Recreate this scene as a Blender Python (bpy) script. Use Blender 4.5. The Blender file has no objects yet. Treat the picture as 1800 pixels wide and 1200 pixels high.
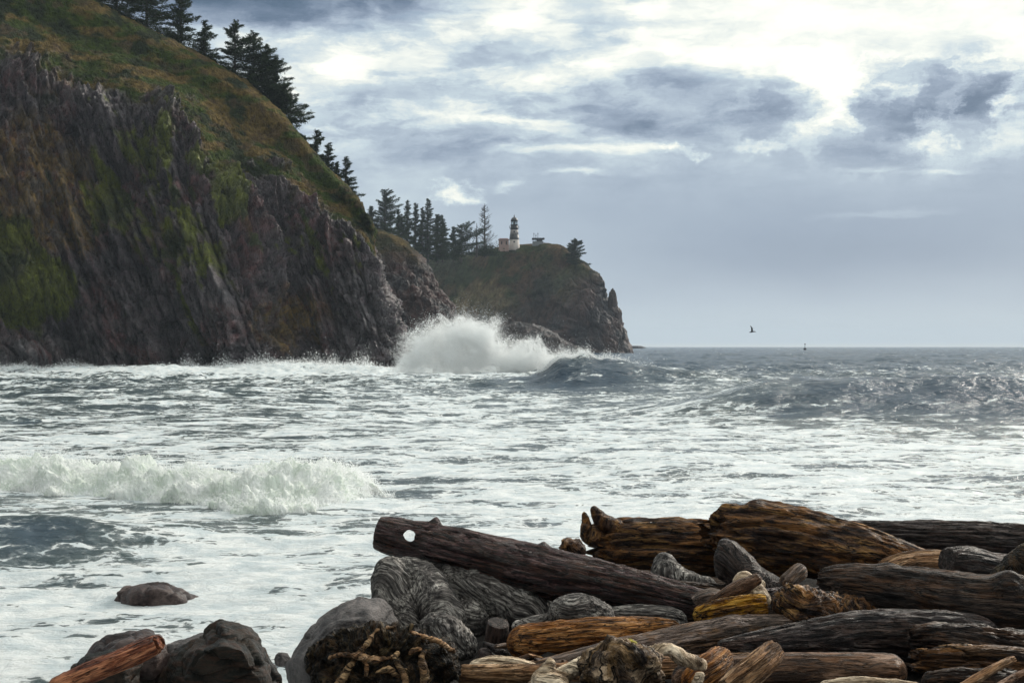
import bpy, bmesh, math, random
import numpy as np
from mathutils import Vector, Matrix
R = math.radians
S = bpy.context.scene
COL = S.collection

# ------------------------------------------------------------------ camera, sky, sun, exposure
CAMZ, F = 4.5, 2500.0           # eye height above the water; focal length in 1800-px units
cam_d = bpy.data.cameras.new("camera"); cam = bpy.data.objects.new("camera", cam_d); COL.objects.link(cam)
cam.location = (0, 0, CAMZ); cam.rotation_euler = (R(90), 0, 0)
cam_d.lens = 50.0; cam_d.sensor_width = 36.0; cam_d.sensor_fit = 'HORIZONTAL'; cam_d.shift_y = 9/1800.0
cam_d.clip_start = 0.2; cam_d.clip_end = 20000
S.camera = cam
S.view_settings.view_transform = 'Standard'; S.view_settings.look = 'None'
S.view_settings.gamma = 1.0; S.view_settings.exposure = 0.22
S.view_settings.use_curve_mapping = False
S.cycles.use_denoising = True
S.cycles.max_bounces = 8; S.cycles.diffuse_bounces = 3; S.cycles.glossy_bounces = 3
S.cycles.transmission_bounces = 3; S.cycles.volume_bounces = 8; S.cycles.transparent_max_bounces = 8
S.cycles.caustics_reflective = False; S.cycles.caustics_refractive = False
S.cycles.sample_clamp_indirect = 4.0

def nd(nt, typ, ins=None, **at):
    n = nt.nodes.new(typ)
    for k, v in at.items(): setattr(n, k, v)
    for k, v in (ins or {}).items():
        s = n.inputs[k]
        if isinstance(v, bpy.types.NodeSocket): nt.links.new(v, s)
        else: s.default_value = v
    return n
def mth(nt, op, a, b=0.0, c=None, clamp=False):
    ins = {0: a, 1: b}
    if c is not None: ins[2] = c
    return nd(nt, 'ShaderNodeMath', ins, operation=op, use_clamp=clamp).outputs[0]
def mix(nt, f, a, b, bt='MIX'):
    n = nd(nt, 'ShaderNodeMix', {}, data_type='RGBA', blend_type=bt)
    for i, v in ((0, f), (6, a), (7, b)):
        s = n.inputs[i]
        if isinstance(v, bpy.types.NodeSocket): nt.links.new(v, s)
        else: s.default_value = (tuple(v)+(1,))[:4] if i else v
    return n.outputs[2]
def ramp(nt, fac, stops, interp='LINEAR'):
    n = nd(nt, 'ShaderNodeValToRGB', {0: fac}); cr = n.color_ramp; cr.interpolation = interp
    while len(cr.elements) < len(stops): cr.elements.new(0.5)
    for e, (p, c) in zip(cr.elements, stops):
        e.position = p; e.color = tuple(c)+(1,) if len(c) == 3 else c
    return n.outputs[0]
def noise(nt, vec, scale=1, detail=4, rough=0.55, dist=0.0, ntype='FBM', col=False):
    n = nd(nt, 'ShaderNodeTexNoise', {'Vector': vec, 'Scale': scale, 'Detail': detail, 'Roughness': rough, 'Distortion': dist})
    return n.outputs[1] if col else n.outputs[0]
def vm(nt, op, a, b=(0, 0, 0)):
    n = nd(nt, 'ShaderNodeVectorMath', {0: a, 1: b}, operation=op)
    return n.outputs[1] if op in ('LENGTH', 'DOT_PRODUCT') else n.outputs[0]
def mapr(nt, v, a, b, c=0.0, d=1.0, t='SMOOTHSTEP'):
    n = nd(nt, 'ShaderNodeMapRange', {0: v, 1: a, 2: b, 3: c, 4: d}, interpolation_type=t)
    return n.outputs[0]

SUN_AZ, SUN_EL = 43.0, 27.0      # degrees to the right of the view axis, above the horizon
W = bpy.data.worlds.new("World"); S.world = W; W.use_nodes = True
nt = W.node_tree; nt.nodes.clear()
tc = nd(nt, 'ShaderNodeTexCoord').outputs['Generated']
sep = nd(nt, 'ShaderNodeSeparateXYZ', {0: tc})
X, Y, Z = sep.outputs
hor = mth(nt, 'SQRT', mth(nt, 'ADD', mth(nt, 'MULTIPLY', X, X), mth(nt, 'MULTIPLY', Y, Y)))
hor = mth(nt, 'MAXIMUM', hor, 0.001)
el = mth(nt, 'DIVIDE', mth(nt, 'ABSOLUTE', Z), hor)          # tangent of elevation
az = mth(nt, 'ARCTAN2', X, Y)
sky = nd(nt, 'ShaderNodeTexSky', sky_type='NISHITA', sun_disc=False, sun_elevation=R(SUN_EL), sun_rotation=R(SUN_AZ)).outputs[0]
skyc = mix(nt, 1.0, sky, (0.085, 0.085, 0.085), 'MULTIPLY')
AE = nd(nt, 'ShaderNodeCombineXYZ', {0: az, 1: el, 2: 0.0}).outputs[0]
stre = vm(nt, 'MULTIPLY', AE, (1.0, 3.2, 1.0))
def off(v, k): return vm(nt, 'SUBTRACT', v, (k, k, k))
w1 = vm(nt, 'MULTIPLY', off(noise(nt, stre, 9, 7, 0.62, col=True), 0.5), (0.060, 0.034, 0))
w2 = vm(nt, 'MULTIPLY', off(noise(nt, vm(nt, 'MULTIPLY', AE, (1, 1.3, 1)), 22, 9, 0.72, col=True), 0.5), (0.060, 0.040, 0))
AEw = vm(nt, 'ADD', AE, w1)
AEw2 = vm(nt, 'ADD', AEw, w2)
def blob(px, py, w, h, amp, hard=0.0, fine=False):
    c = (math.atan((px-900)/F), (609-py)/F, 0)
    d = vm(nt, 'SUBTRACT', AEw2 if fine else AEw, c)
    d = vm(nt, 'MULTIPLY', d, (F/w, F/h, 0))
    l = vm(nt, 'LENGTH', d)
    return mapr(nt, l, hard, 1.35, amp, 0.0)
# a brightness field: thin bright cloud, grey bellies and gaps
n_str = noise(nt, vm(nt, 'ADD', stre, vm(nt, 'MULTIPLY', w1, (1, 1, 0))), 13, 8, 0.6)
n_big = noise(nt, vm(nt, 'MULTIPLY', AE, (1, 1.8, 1)), 4.5, 5, 0.55)
n_fin = noise(nt, AEw2, 34, 7, 0.62)
f = mapr(nt, el, 0.0, 0.07, 0.61, 0.425)
f = mth(nt, 'ADD', f, mapr(nt, el, 0.085, 0.20, 0.0, 0.27))
f = mth(nt, 'ADD', f, mapr(nt, el, 0.30, 1.2, 0.0, 0.12))
upm = mapr(nt, el, 0.085, 0.155, 0.07, 1.0)
tex = mth(nt, 'ADD', mth(nt, 'MULTIPLY', mth(nt, 'SUBTRACT', n_str, 0.5), 0.72), mth(nt, 'MULTIPLY', mth(nt, 'SUBTRACT', n_fin, 0.5), 0.38))
f = mth(nt, 'ADD', f, mth(nt, 'MULTIPLY', tex, upm))
f = mth(nt, 'ADD', f, mth(nt, 'MULTIPLY', mth(nt, 'SUBTRACT', n_big, 0.5), mth(nt, 'MULTIPLY', upm, 0.16)))
for b in [
    (1640, 30, 330, 120, 0.21, 0.2), (1300, 60, 260, 75, 0.17, 0.0), (1180, 120, 300, 30, 0.17, 0.2), (1000, 20, 330, 40, 0.12, 0.0),
    (1790, 110, 90, 50, 0.20, 0.0), (1440, 120, 90, 40, 0.20, 0.2),
    (500, -8, 300, 62, -0.62, 0.45), (330, 60, 210, 100, -0.14, 0.2), (600, 110, 120, 60, 0.10, 0.0), (545, 150, 100, 60, 0.08, 0.0),
    (1190, 186, 270, 54, -0.20, 0.55), (1330, 215, 90, 45, -0.09, 0.3), (790, 262, 150, 26, -0.14, 0.4), (700, 128, 60, 15, -0.10, 0.2), (980, 105, 90, 16, -0.10, 0.2),
    (1665, 185, 150, 66, -0.34, 0.3, True), (1560, 250, 140, 34, -0.10, 0.3),
    (1470, 205, 45, 60, 0.22, 0.0, True), (1350, 258, 55, 13, 0.26, 0.1, True), (1425, 252, 30, 30, 0.24, 0.1, True), (1610, 262, 110, 20, 0.22, 0.1, True), (1690, 235, 60, 14, 0.15, 0.0, True), (1780, 200, 18, 40, 0.3, 0.0, True),
    (1600, 170, 30, 35, 0.25, 0.0, True),
    (930, 270, 90, 13, 0.25, 0.25), (1090, 266, 120, 12, 0.18, 0.2), (1175, 256, 26, 12, 0.28, 0.1, True), (1220, 264, 25, 8, 0.2, 0.1, True), (900, 215, 110, 9, 0.17, 0.1),
    (795, 328, 40, 19, 0.36, 0.1, True), (690, 320, 120, 45, 0.13, 0.0), (650, 380, 160, 60, 0.10, 0.0), (1015, 309, 60, 7, 0.22, 0.1), (890, 325, 25, 7, 0.16, 0.1),
    (1640, 310, 90, 6, 0.14, 0.1), (1510, 300, 60, 8, 0.12, 0.1), (1550, 386, 120, 7, 0.09, 0.2), (800, 430, 330, 110, 0.10, 0.0), (1450, 450, 330, 80, -0.075, 0.0),
    ]:
    f = mth(nt, 'ADD', f, blob(*b))
wsp = noise(nt, vm(nt, 'ADD', vm(nt, 'MULTIPLY', AEw2, (1, 1.35, 1)), (2.3, 0, 0)), 15, 10, 0.64)
m_r = blob(1590, 190, 330, 130, 1.0, 0.3)
f = mth(nt, 'ADD', f, mth(nt, 'MULTIPLY', m_r, mapr(nt, wsp, 0.45, 0.62, -0.06, 0.24)))
wst = noise(nt, vm(nt, 'ADD', vm(nt, 'MULTIPLY', AEw, (1, 3.0, 1)), (5.1, 2, 0)), 16, 10, 0.62)
m_l = mth(nt, 'MULTIPLY', mapr(nt, el, 0.10, 0.16), mapr(nt, az, 0.05, 0.2, 1.0, 0.35))
f = mth(nt, 'ADD', f, mth(nt, 'MULTIPLY', m_l, mapr(nt, wst, 0.40, 0.60, -0.09, 0.11)))
cc = ramp(nt, f, [(0.0, (0.085, 0.135, 0.205)), (0.16, (0.140, 0.195, 0.280)), (0.38, (0.300, 0.368, 0.470)), (0.52, (0.42, 0.50, 0.59)),
                  (0.64, (0.56, 0.655, 0.71)), (0.80, (0.83, 0.87, 0.82)), (1.0, (1.12, 1.10, 0.98))])
# thin gaps where the blue sky shows
gap = mapr(nt, noise(nt, vm(nt, 'ADD', stre, (3.1, 1.7, 0)), 11, 6, 0.6), 0.55, 0.72, 0.0, 0.5)
gap = mth(nt, 'MULTIPLY', gap, mapr(nt, el, 0.12, 0.17))
gap = mth(nt, 'MULTIPLY', gap, mapr(nt, az, 0.10, 0.24, 1.0, 0.0))
gap = mth(nt, 'MULTIPLY', gap, mapr(nt, az, -0.20, -0.12, 0.0, 1.0))
cc = mix(nt, gap, cc, mix(nt, 0.45, skyc, (0.23, 0.36, 0.48)))
# the broad glow of the hidden sun, and a cream strip of clear air on the horizon
sd = (math.sin(R(SUN_AZ))*math.cos(R(SUN_EL)), math.cos(R(SUN_AZ))*math.cos(R(SUN_EL)), math.sin(R(SUN_EL)))
g = mth(nt, 'MAXIMUM', vm(nt, 'DOT_PRODUCT', tc, sd), 0.0)
g = mth(nt, 'POWER', g, 60.0)
cc = mix(nt, 1.0, cc, mix(nt, g, (0, 0, 0), (1.5, 1.43, 1.28)), 'ADD')
strip = mth(nt, 'MULTIPLY', mapr(nt, el, 0.0, 0.0035, 1.0, 0.0), 0.55)
cc = mix(nt, strip, cc, (0.74, 0.76, 0.69))
# unseen sky dimmed behind and left, brightened overhead and right, to shape the light
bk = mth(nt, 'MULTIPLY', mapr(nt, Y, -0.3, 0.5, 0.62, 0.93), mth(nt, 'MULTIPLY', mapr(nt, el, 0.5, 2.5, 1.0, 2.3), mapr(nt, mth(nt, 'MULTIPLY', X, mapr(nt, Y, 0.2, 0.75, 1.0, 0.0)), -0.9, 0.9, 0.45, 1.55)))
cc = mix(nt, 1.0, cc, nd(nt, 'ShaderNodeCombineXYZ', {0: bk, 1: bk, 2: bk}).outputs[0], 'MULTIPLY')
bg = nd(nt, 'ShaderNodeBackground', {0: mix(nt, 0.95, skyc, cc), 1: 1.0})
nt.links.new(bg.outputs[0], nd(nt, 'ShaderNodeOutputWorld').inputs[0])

sl = bpy.data.lights.new("sun", 'SUN'); sl.energy = 2.4; sl.angle = R(6.0); sl.color = (1.0, 0.93, 0.82)
so = bpy.data.objects.new("sun", sl); COL.objects.link(so)
so.rotation_euler = Vector(sd).to_track_quat('Z', 'Y').to_euler()

# ------------------------------------------------------------------ numpy noise
rng0 = np.random.default_rng(7)
_perm = rng0.permutation(256).astype(np.int64)
_g = rng0.normal(size=(256, 3)); _g /= np.linalg.norm(_g, axis=1)[:, None]; _g = _g.astype(np.float32)
def perlin(P, seed=0):
    P = np.asarray(P, dtype=np.float32) + np.float32(seed*17.31)
    I = np.floor(P).astype(np.int64); f_ = P - I; u = f_*f_*f_*(f_*(f_*6-15)+10)
    out = 0
    for dx in (0, 1):
        px = _perm[(I[..., 0]+dx) & 255]; wx = u[..., 0] if dx else 1-u[..., 0]
        for dy in (0, 1):
            py = _perm[(px+I[..., 1]+dy) & 255]; wy = u[..., 1] if dy else 1-u[..., 1]
            for dz in (0, 1):
                g_ = _g[_perm[(py+I[..., 2]+dz) & 255]]; wz = u[..., 2] if dz else 1-u[..., 2]
                d = g_[..., 0]*(f_[..., 0]-dx)+g_[..., 1]*(f_[..., 1]-dy)+g_[..., 2]*(f_[..., 2]-dz)
                out = out + d*wx*wy*wz
    return out*1.6
def fbm(P, o=4, seed=0, gain=0.5, lac=2.03):
    a, t, n, P = 1.0, 0, 0, np.asarray(P, dtype=np.float32)
    for i in range(o):
        t = t + a*perlin(P, seed+i*3); n += a; a *= gain; P = P*lac
    return t/n
def ridged(P, o=4, seed=0, gain=0.5, lac=2.03):
    a, t, n, P = 1.0, 0, 0, np.asarray(P, dtype=np.float32)
    for i in range(o):
        t = t + a*(1-2*np.abs(perlin(P, seed+i*3))); n += a; a *= gain; P = P*lac
    return t/n
def worley(P, seed=0):
    P = np.asarray(P, dtype=np.float32) + seed*9.7
    I = np.floor(P).astype(np.int64); f_ = P-I
    d1 = np.full(P.shape[:-1], 9., np.float32); d2 = d1.copy(); cid = np.zeros(P.shape[:-1], np.int64)
    for dx in (-1, 0, 1):
        for dy in (-1, 0, 1):
            for dz in (-1, 0, 1):
                h = _perm[(_perm[(_perm[(I[..., 0]+dx) & 255]+I[..., 1]+dy) & 255]+I[..., 2]+dz) & 255]
                o_ = _g[h]*0.5+0.5
                d = np.sqrt((dx+o_[..., 0]-f_[..., 0])**2+(dy+o_[..., 1]-f_[..., 1])**2+(dz+o_[..., 2]-f_[..., 2])**2)
                m = d < d1
                d2 = np.where(m, d1, np.minimum(d2, d)); cid = np.where(m, h, cid); d1 = np.where(m, d, d1)
    return d1, d2, cid
def sstep(a, b, x):
    t = np.clip((x-a)/(b-a), 0, 1); return t*t*(3-2*t)
def gauss(x, y, cx, cy, sx, sy): return np.exp(-((x-cx)/sx)**2-((y-cy)/sy)**2)
def vec(*a): return np.stack(np.broadcast_arrays(*a), -1)
def P2(px, py, Y):                      # a point seen at photo pixel (px, py) standing Y metres away
    return ((px-900)*Y/F, Y, CAMZ-(py-609)*Y/F)

# ------------------------------------------------------------------ mesh and object helpers
def mesh(name, V, Q, smooth=True):
    V = np.asarray(V, dtype=np.float32).reshape(-1, 3); me = bpy.data.meshes.new(name)
    me.vertices.add(len(V)); me.vertices.foreach_set('co', V.ravel())
    Qs = [np.asarray(q, dtype=np.int32) for q in (Q if isinstance(Q, list) else [Q]) if len(q)]
    n = sum(q.size for q in Qs); me.loops.add(n); me.loops.foreach_set('vertex_index', np.concatenate([q.ravel() for q in Qs]))
    tot = np.concatenate([np.full(len(q), q.shape[1]) for q in Qs]); st = np.concatenate([[0], np.cumsum(tot)[:-1]])
    me.polygons.add(len(tot)); me.polygons.foreach_set('loop_start', st.astype(np.int32))
    me.polygons.foreach_set('use_smooth', np.full(len(tot), smooth)); me.update(calc_edges=True)
    return me
def attr(me, name, A, typ='FLOAT_VECTOR'):
    a = me.attributes.new(name, typ, 'POINT')
    A = np.asarray(A, dtype=np.float32)
    if typ == 'FLOAT_COLOR':
        if A.shape[-1] == 3: A = np.concatenate([A, np.ones(A.shape[:-1]+(1,), np.float32)], -1)
        a.data.foreach_set('color', A.ravel())
    elif typ == 'FLOAT': a.data.foreach_set('value', A.ravel())
    else: a.data.foreach_set('vector', A.ravel())
def obj(name, me, mat=None, parent=None, loc=None):
    o = bpy.data.objects.new(name, me); COL.objects.link(o)
    if mat is not None: me.materials.append(mat)
    if loc is not None:                  # put the origin at the thing's base
        me.transform(Matrix.Translation(-Vector(loc)))
        o.location = loc
    if parent is not None:
        o.parent = parent
        if loc is not None: o.location = Vector(loc)-parent.location
    return o
def tag(o, label=None, cat=None, group=None, kind=None):
    for k, v in (('label', label), ('category', cat), ('group', group), ('kind', kind)):
        if v: o[k] = v
    return o
def thing(name, loc, label, cat, group=None):
    o = bpy.data.objects.new(name, None); COL.objects.link(o); o.location = loc
    o.empty_display_size = 0.3
    return tag(o, label, cat, group)
def child(name, me, mat, parent):        # mesh given in world coordinates
    me.transform(Matrix.Translation(-parent.location)); o = bpy.data.objects.new(name, me)
    COL.objects.link(o); me.materials.append(mat); o.parent = parent
    return o
def gridq(nu, nv, wrap_v=False):
    a = np.arange(nu*nv).reshape(nu, nv)
    b = np.roll(a, -1, 1) if wrap_v else None
    if wrap_v: return np.stack([a[:-1], a[1:], b[1:], b[:-1]], -1).reshape(-1, 4)
    return np.stack([a[:-1, :-1], a[1:, :-1], a[1:, 1:], a[:-1, 1:]], -1).reshape(-1, 4)
def catmull(C, n, axis=0):
    C = np.moveaxis(np.asarray(C, float), axis, 0); m = len(C)
    t = np.linspace(0, m-1-1e-6, n); i = t.astype(int); u = (t-i).reshape((-1,)+(1,)*(C.ndim-1))
    g = lambda k: C[np.clip(i+k, 0, m-1)]
    p0, p1, p2, p3 = g(-1), g(0), g(1), g(2)
    r = 0.5*(2*p1+(p2-p0)*u+(2*p0-5*p1+4*p2-p3)*u*u+(3*p1-p0-3*p2+p3)*u**3)
    return np.moveaxis(r, 0, axis)
def gnormals(G):
    n = np.cross(np.gradient(G, axis=0), np.gradient(G, axis=1)); return n/(np.linalg.norm(n, axis=-1, keepdims=True)+1e-9)
def proj(G): return 900+F*G[..., 0]/G[..., 1], 609-F*(G[..., 2]-CAMZ)/G[..., 1]
def cmix(a, b, t): return np.asarray(a)*(1-t[..., None])+np.asarray(b)*t[..., None]

# ------------------------------------------------------------------ materials
def new_mat(name):
    m = bpy.data.materials.new(name); m.use_nodes = True; m.node_tree.nodes.clear(); return m, m.node_tree
def finish(nt, shader, vol=None, disp=None):
    o = nd(nt, 'ShaderNodeOutputMaterial')
    if shader is not None: nt.links.new(shader, o.inputs[0])
    if vol is not None: nt.links.new(vol, o.inputs[1])
def terrain_mat(name, sc, bump, rough=0.55, dist=1.0, spec=0.5):
    m, nt = new_mat(name)
    geo = nd(nt, 'ShaderNodeNewGeometry').outputs['Position']
    col = nd(nt, 'ShaderNodeVertexColor', layer_name='Col').outputs[0]
    p = vm(nt, 'MULTIPLY', geo, (sc, sc, sc*0.45))
    n1 = noise(nt, p, 1.0, 8, 0.68); n2 = noise(nt, p, 4.3, 6, 0.6)
    k = mth(nt, 'ADD', mth(nt, 'MULTIPLY', n1, 1.5), mth(nt, 'MULTIPLY', n2, 0.7))
    k = mapr(nt, k, 0.72, 1.52, 0.22, 2.1, 'LINEAR')
    c = mix(nt, 1.0, col, nd(nt, 'ShaderNodeCombineXYZ', {0: k, 1: k, 2: k}).outputs[0], 'MULTIPLY')
    b1 = nd(nt, 'ShaderNodeBump', {'Strength': bump, 'Distance': dist, 'Height': mth(nt, 'MULTIPLY', k, 1.3)})
    rg = mapr(nt, n2, 0.3, 0.7, rough-0.12, rough+0.2)
    tf = nd(nt, 'ShaderNodeAttribute', attribute_name='turf').outputs['Fac']
    rg = mth(nt, 'ADD', rg, mth(nt, 'MULTIPLY', tf, 0.45)); sp_ = mth(nt, 'SUBTRACT', spec, mth(nt, 'MULTIPLY', tf, spec*0.85))
    b = nd(nt, 'ShaderNodeBsdfPrincipled', {'Base Color': c, 'Roughness': rg, 'Normal': b1.outputs[0], 'Specular IOR Level': sp_})
    finish(nt, b.outputs[0]); return m
def wood_mat(name, dark, mid, light, crack=0.5, stretch=9.0, rough=0.45, bump=0.6, spots=None, accent=None, spec=0.27):
    def sat(c, k=1.35, g=0.95):
        l = sum(c)/3; return tuple(max(0.003, (l+(x-l)*k)*g) for x in c)
    dark, mid, light = sat(dark, g=.65), sat(mid, g=1.02), sat(light, g=1.35)
    m, nt = new_mat(name)
    a = nd(nt, 'ShaderNodeAttribute', attribute_name='grain').outputs['Vector']
    wob = vm(nt, 'MULTIPLY', off2(nt, noise(nt, a, 2.2, 3, 0.5, col=True)), (0.0, 0.07, 0.07))
    a2 = vm(nt, 'ADD', a, wob)
    g1 = vm(nt, 'MULTIPLY', a2, (0.8, stretch, stretch))
    f1 = noise(nt, g1, 2.6, 7, 0.62); f2 = noise(nt, g1, 11.0, 4, 0.6)
    big = noise(nt, vm(nt, 'MULTIPLY', a, (1.0, 2.6, 2.6)), 2.0, 5, 0.6)
    t = mth(nt, 'ADD', mth(nt, 'MULTIPLY', f1, 0.62), mth(nt, 'MULTIPLY', big, 0.50))
    c = ramp(nt, t, [(0.465, dark), (0.55, mid), (0.645, light)])
    if accent:
        ac = mapr(nt, noise(nt, vm(nt, 'MULTIPLY', a, (0.9, 2.2, 2.2)), 2.6, 6, 0.65), 0.46, 0.56, 0.0, 0.85)
        c = mix(nt, ac, c, mix(nt, mapr(nt, f1, 0.42, 0.6), tuple(x*.3 for x in accent), accent))
    ck = noise(nt, vm(nt, 'MULTIPLY', a2, (0.55, stretch*0.75, stretch*0.75)), 3.3, 3, 0.55)
    ckm = mapr(nt, mth(nt, 'ABSOLUTE', mth(nt, 'SUBTRACT', ck, 0.5)), 0.004, 0.035, 1.0, 0.0)
    ckm = mth(nt, 'MULTIPLY', ckm, mapr(nt, big, 0.40, 0.62, 0.0, crack))
    c = mix(nt, ckm, c, tuple(x*0.25 for x in dark))
    ck2 = mapr(nt, noise(nt, vm(nt, 'MULTIPLY', a2, (2.2, stretch*2.2, stretch*2.2)), 3.3, 4, 0.6), 0.56, 0.64, 0.0, 0.65)
    c = mix(nt, ck2, c, tuple(x*0.45 for x in dark))
    if spots:
        s = mapr(nt, noise(nt, vm(nt, 'MULTIPLY', a, (0.5, 3.0, 3.0)), 5.0, 6, 0.7), 0.54, 0.62, 0.0, 0.8)
        c = mix(nt, s, c, spots)
    h = mth(nt, 'SUBTRACT', mth(nt, 'ADD', f1, mth(nt, 'MULTIPLY', f2, 0.45)), mth(nt, 'ADD', mth(nt, 'MULTIPLY', ckm, 0.9), mth(nt, 'MULTIPLY', ck2, 0.35)))
    bp = nd(nt, 'ShaderNodeBump', {'Strength': bump, 'Distance': 0.06, 'Height': h})
    rg = mapr(nt, f2, 0.35, 0.65, rough, rough+0.3)
    b = nd(nt, 'ShaderNodeBsdfPrincipled', {'Base Color': c, 'Roughness': rg, 'Specular IOR Level': spec, 'Normal': bp.outputs[0]})
    finish(nt, b.outputs[0]); return m
def off2(nt, v): return vm(nt, 'SUBTRACT', v, (0.5, 0.5, 0.5))
def rock_mat(name, c0, c1, c2, sc=2.0, rough=0.4, bump=0.7, band=None, spec=0.25):
    m, nt = new_mat(name)
    p = nd(nt, 'ShaderNodeTexCoord').outputs['Object']
    n1 = noise(nt, p, sc, 8, 0.62); n2 = noise(nt, p, sc*9, 6, 0.65); n3 = noise(nt, vm(nt, 'MULTIPLY', p, (1, 1, 6)), sc*1.5, 5, 0.6)
    t = mth(nt, 'ADD', mth(nt, 'MULTIPLY', n1, 0.6), mth(nt, 'MULTIPLY', n2, 0.42))
    c = ramp(nt, t, [(0.43, c0), (0.51, c1), (0.60, c2)])
    if band: c = mix(nt, mapr(nt, n3, 0.5, 0.62, 0, 0.8), c, band)
    h = mth(nt, 'ADD', mth(nt, 'ADD', n1, mth(nt, 'MULTIPLY', n2, 0.35)), mth(nt, 'MULTIPLY', n3, 0.5))
    bp = nd(nt, 'ShaderNodeBump', {'Strength': bump, 'Distance': 0.05, 'Height': h})
    b = nd(nt, 'ShaderNodeBsdfPrincipled', {'Base Color': c, 'Roughness': mapr(nt, n2, 0.35, 0.65, rough, rough+0.3), 'Specular IOR Level': spec, 'Normal': bp.outputs[0]})
    finish(nt, b.outputs[0]); return m
def flat_mat(name, c, rough=0.6, var=0.25, sc=3.0, metal=0.0):
    m, nt = new_mat(name)
    p = nd(nt, 'ShaderNodeTexCoord').outputs['Object']
    n = noise(nt, p, sc, 6, 0.65)
    cc_ = ramp(nt, n, [(0.3, tuple(x*(1-var) for x in c)), (0.7, tuple(min(1, x*(1+var)) for x in c))])
    b = nd(nt, 'ShaderNodeBsdfPrincipled', {'Base Color': cc_, 'Roughness': rough, 'Metallic': metal})
    finish(nt, b.outputs[0]); return m
def leaf_mat(name, c0, c1):
    m, nt = new_mat(name)
    p = nd(nt, 'ShaderNodeNewGeometry').outputs['Position']
    n = noise(nt, p, 0.8, 5, 0.7)
    c = ramp(nt, n, [(0.35, c0), (0.65, c1)])
    d = nd(nt, 'ShaderNodeBsdfDiffuse', {0: c}); t = nd(nt, 'ShaderNodeBsdfTranslucent', {0: c})
    ms = nd(nt, 'ShaderNodeMixShader', {0: 0.25, 1: d.outputs[0], 2: t.outputs[0]})
    finish(nt, ms.outputs[0]); return m

# ------------------------------------------------------------------ the sea
def sea_height(X, Y):
    far = sstep(60, 220, Y); dist = sstep(700, 3000, Y)
    P = vec(X/38, Y/17, 0*X); h = fbm(P, 2, 1)*(0.55+1.0*far+1.2*dist)
    P = vec(X/11+0.1*Y/17, Y/5.2, 0*X+3); h = h+ridged(P, 3, 5)*(0.22+0.62*far)
    P = vec(X/3.1, Y/2.0, 0*X+7); h = h+ridged(P, 3, 9)*(0.08+0.26*far)
    P = vec(X/0.9, Y/0.7, 0*X); near = 1-sstep(40, 110, Y)
    h = h+fbm(P, 3, 14)*0.045*near
    px = 900+F*X/Y; v = CAMZ*F/Y
    # the near surf roll's swell body, the long dark swell on the right, the big lifting wave before the headland
    h = h*(1-0.55*gauss(px, Y, 250, 41, 500, 7))
    yc = 88+5*np.sin(X/21+0.6)+0.05*(X-22)
    A = 1.9*np.exp(-((X-24)/12)**4)*(1+.25*fbm(vec(X/5, Y/9, 0*X), 2, 71))+1.3*np.exp(-((X-42)/12)**2)
    dy = (Y-yc)/np.where(Y < yc, 5.0, 11.0); h = h+A*np.exp(-dy*dy)
    yc = 146-0.18*(X-6)
    A = 2.1*np.exp(-((X-5.6)/np.where(X < 5.6, 2.4, 6.0))**2)*(1+.35*fbm(vec(X/2.2, Y/5, 0*X), 2, 77))+1.2*np.exp(-((X-14)/10)**2)+0.7*np.exp(-((X+10)/14)**2)
    dy = (Y-yc)/np.where(Y < yc, 6.0, 9.0); h = h+A*np.exp(-dy*dy)
    # wash running up at the foot of the cliff, swells on the left and heave on the far right
    h = h+0.55*np.exp(-((Y-224)/8)**2)*(0.1+1.2*ridged(vec(X/8, Y/9, 0*X), 4, 31))*sstep(5, -20, X)
    h = h+0.65*np.exp(-((X+32)/20)**2-((Y-118)/9)**2)+0.5*np.exp(-((X+12)/12)**2-((Y-96-0.5*X)/6)**2)
    h = h+0.45*np.exp(-((X+11)/3.5)**2-((Y-33)/2.0)**2)-0.25*np.exp(-((X+10)/4)**2-((Y-30)/2.2)**2)
    h = h+0.5*np.exp(-((X-6)/5)**2-((Y-52)/4)**2)*0.6
    return h
Ys = np.concatenate([1/np.linspace(1/9.0, 1/60.0, 470), 60*np.exp(np.linspace(0, math.log(9500/60), 800))[1:]])
ts = np.concatenate([np.linspace(-1.3, -0.42, 60)[:-1], np.linspace(-0.42, 0.42, 560), np.linspace(0.42, 1.3, 60)[1:]])
YY, TT = np.meshgrid(Ys, ts, indexing='ij'); XX = YY*TT
HH = sea_height(XX, YY)
px, v = 900+F*TT, 609+CAMZ*F/YY
# how much foam lies on the water, by place
fo = 0.60*np.ones_like(px)
fo = fo*0+np.interp(v, [609, 625, 650, 690, 730, 780, 860, 1000, 1200], [0.10, 0.17, 0.27, 0.43, 0.61, 0.67, 0.68, 0.75, 0.77])
fo += -0.03*sstep(700, 350, px)*gauss(px, v, 0, 700, 9e9, 60)+0.62*gauss(px, v, 350, 662, 480, 13)
fo += 0.30*gauss(px, v, 760, 665, 260, 20)
Wx = XX; 
fo -= 0.60*gauss(px, v, 1540, 724, 250, 24)+0.22*gauss(px, v, 1760, 742, 150, 22)
fo -= 0.25*gauss(px, v, 1400, 640, 500, 22)
fo -= 0.16*sstep(0.0, 0.5, -HH)*sstep(50, 80, YY)
fo -= 0.34*gauss(px, v, 40, 960, 170, 24)+0.30*gauss(px, v, 60, 895, 300, 14)
fo -= 0.17*gauss(px, v, 480, 925, 260, 30)
fo -= 0.12*gauss(px, v, 850, 850, 260, 14)+0.10*gauss(px, v, 900, 800, 200, 8)
fo -= 0.16*gauss(px, v, 230, 1010, 300, 20)+0.14*gauss(px, v, 300, 1110, 260, 30)
fo -= 0.14*gauss(px, v, 150, 745, 330, 25)
fo -= 0.15*gauss(px, v, 1780, 860, 140, 20)
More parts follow.
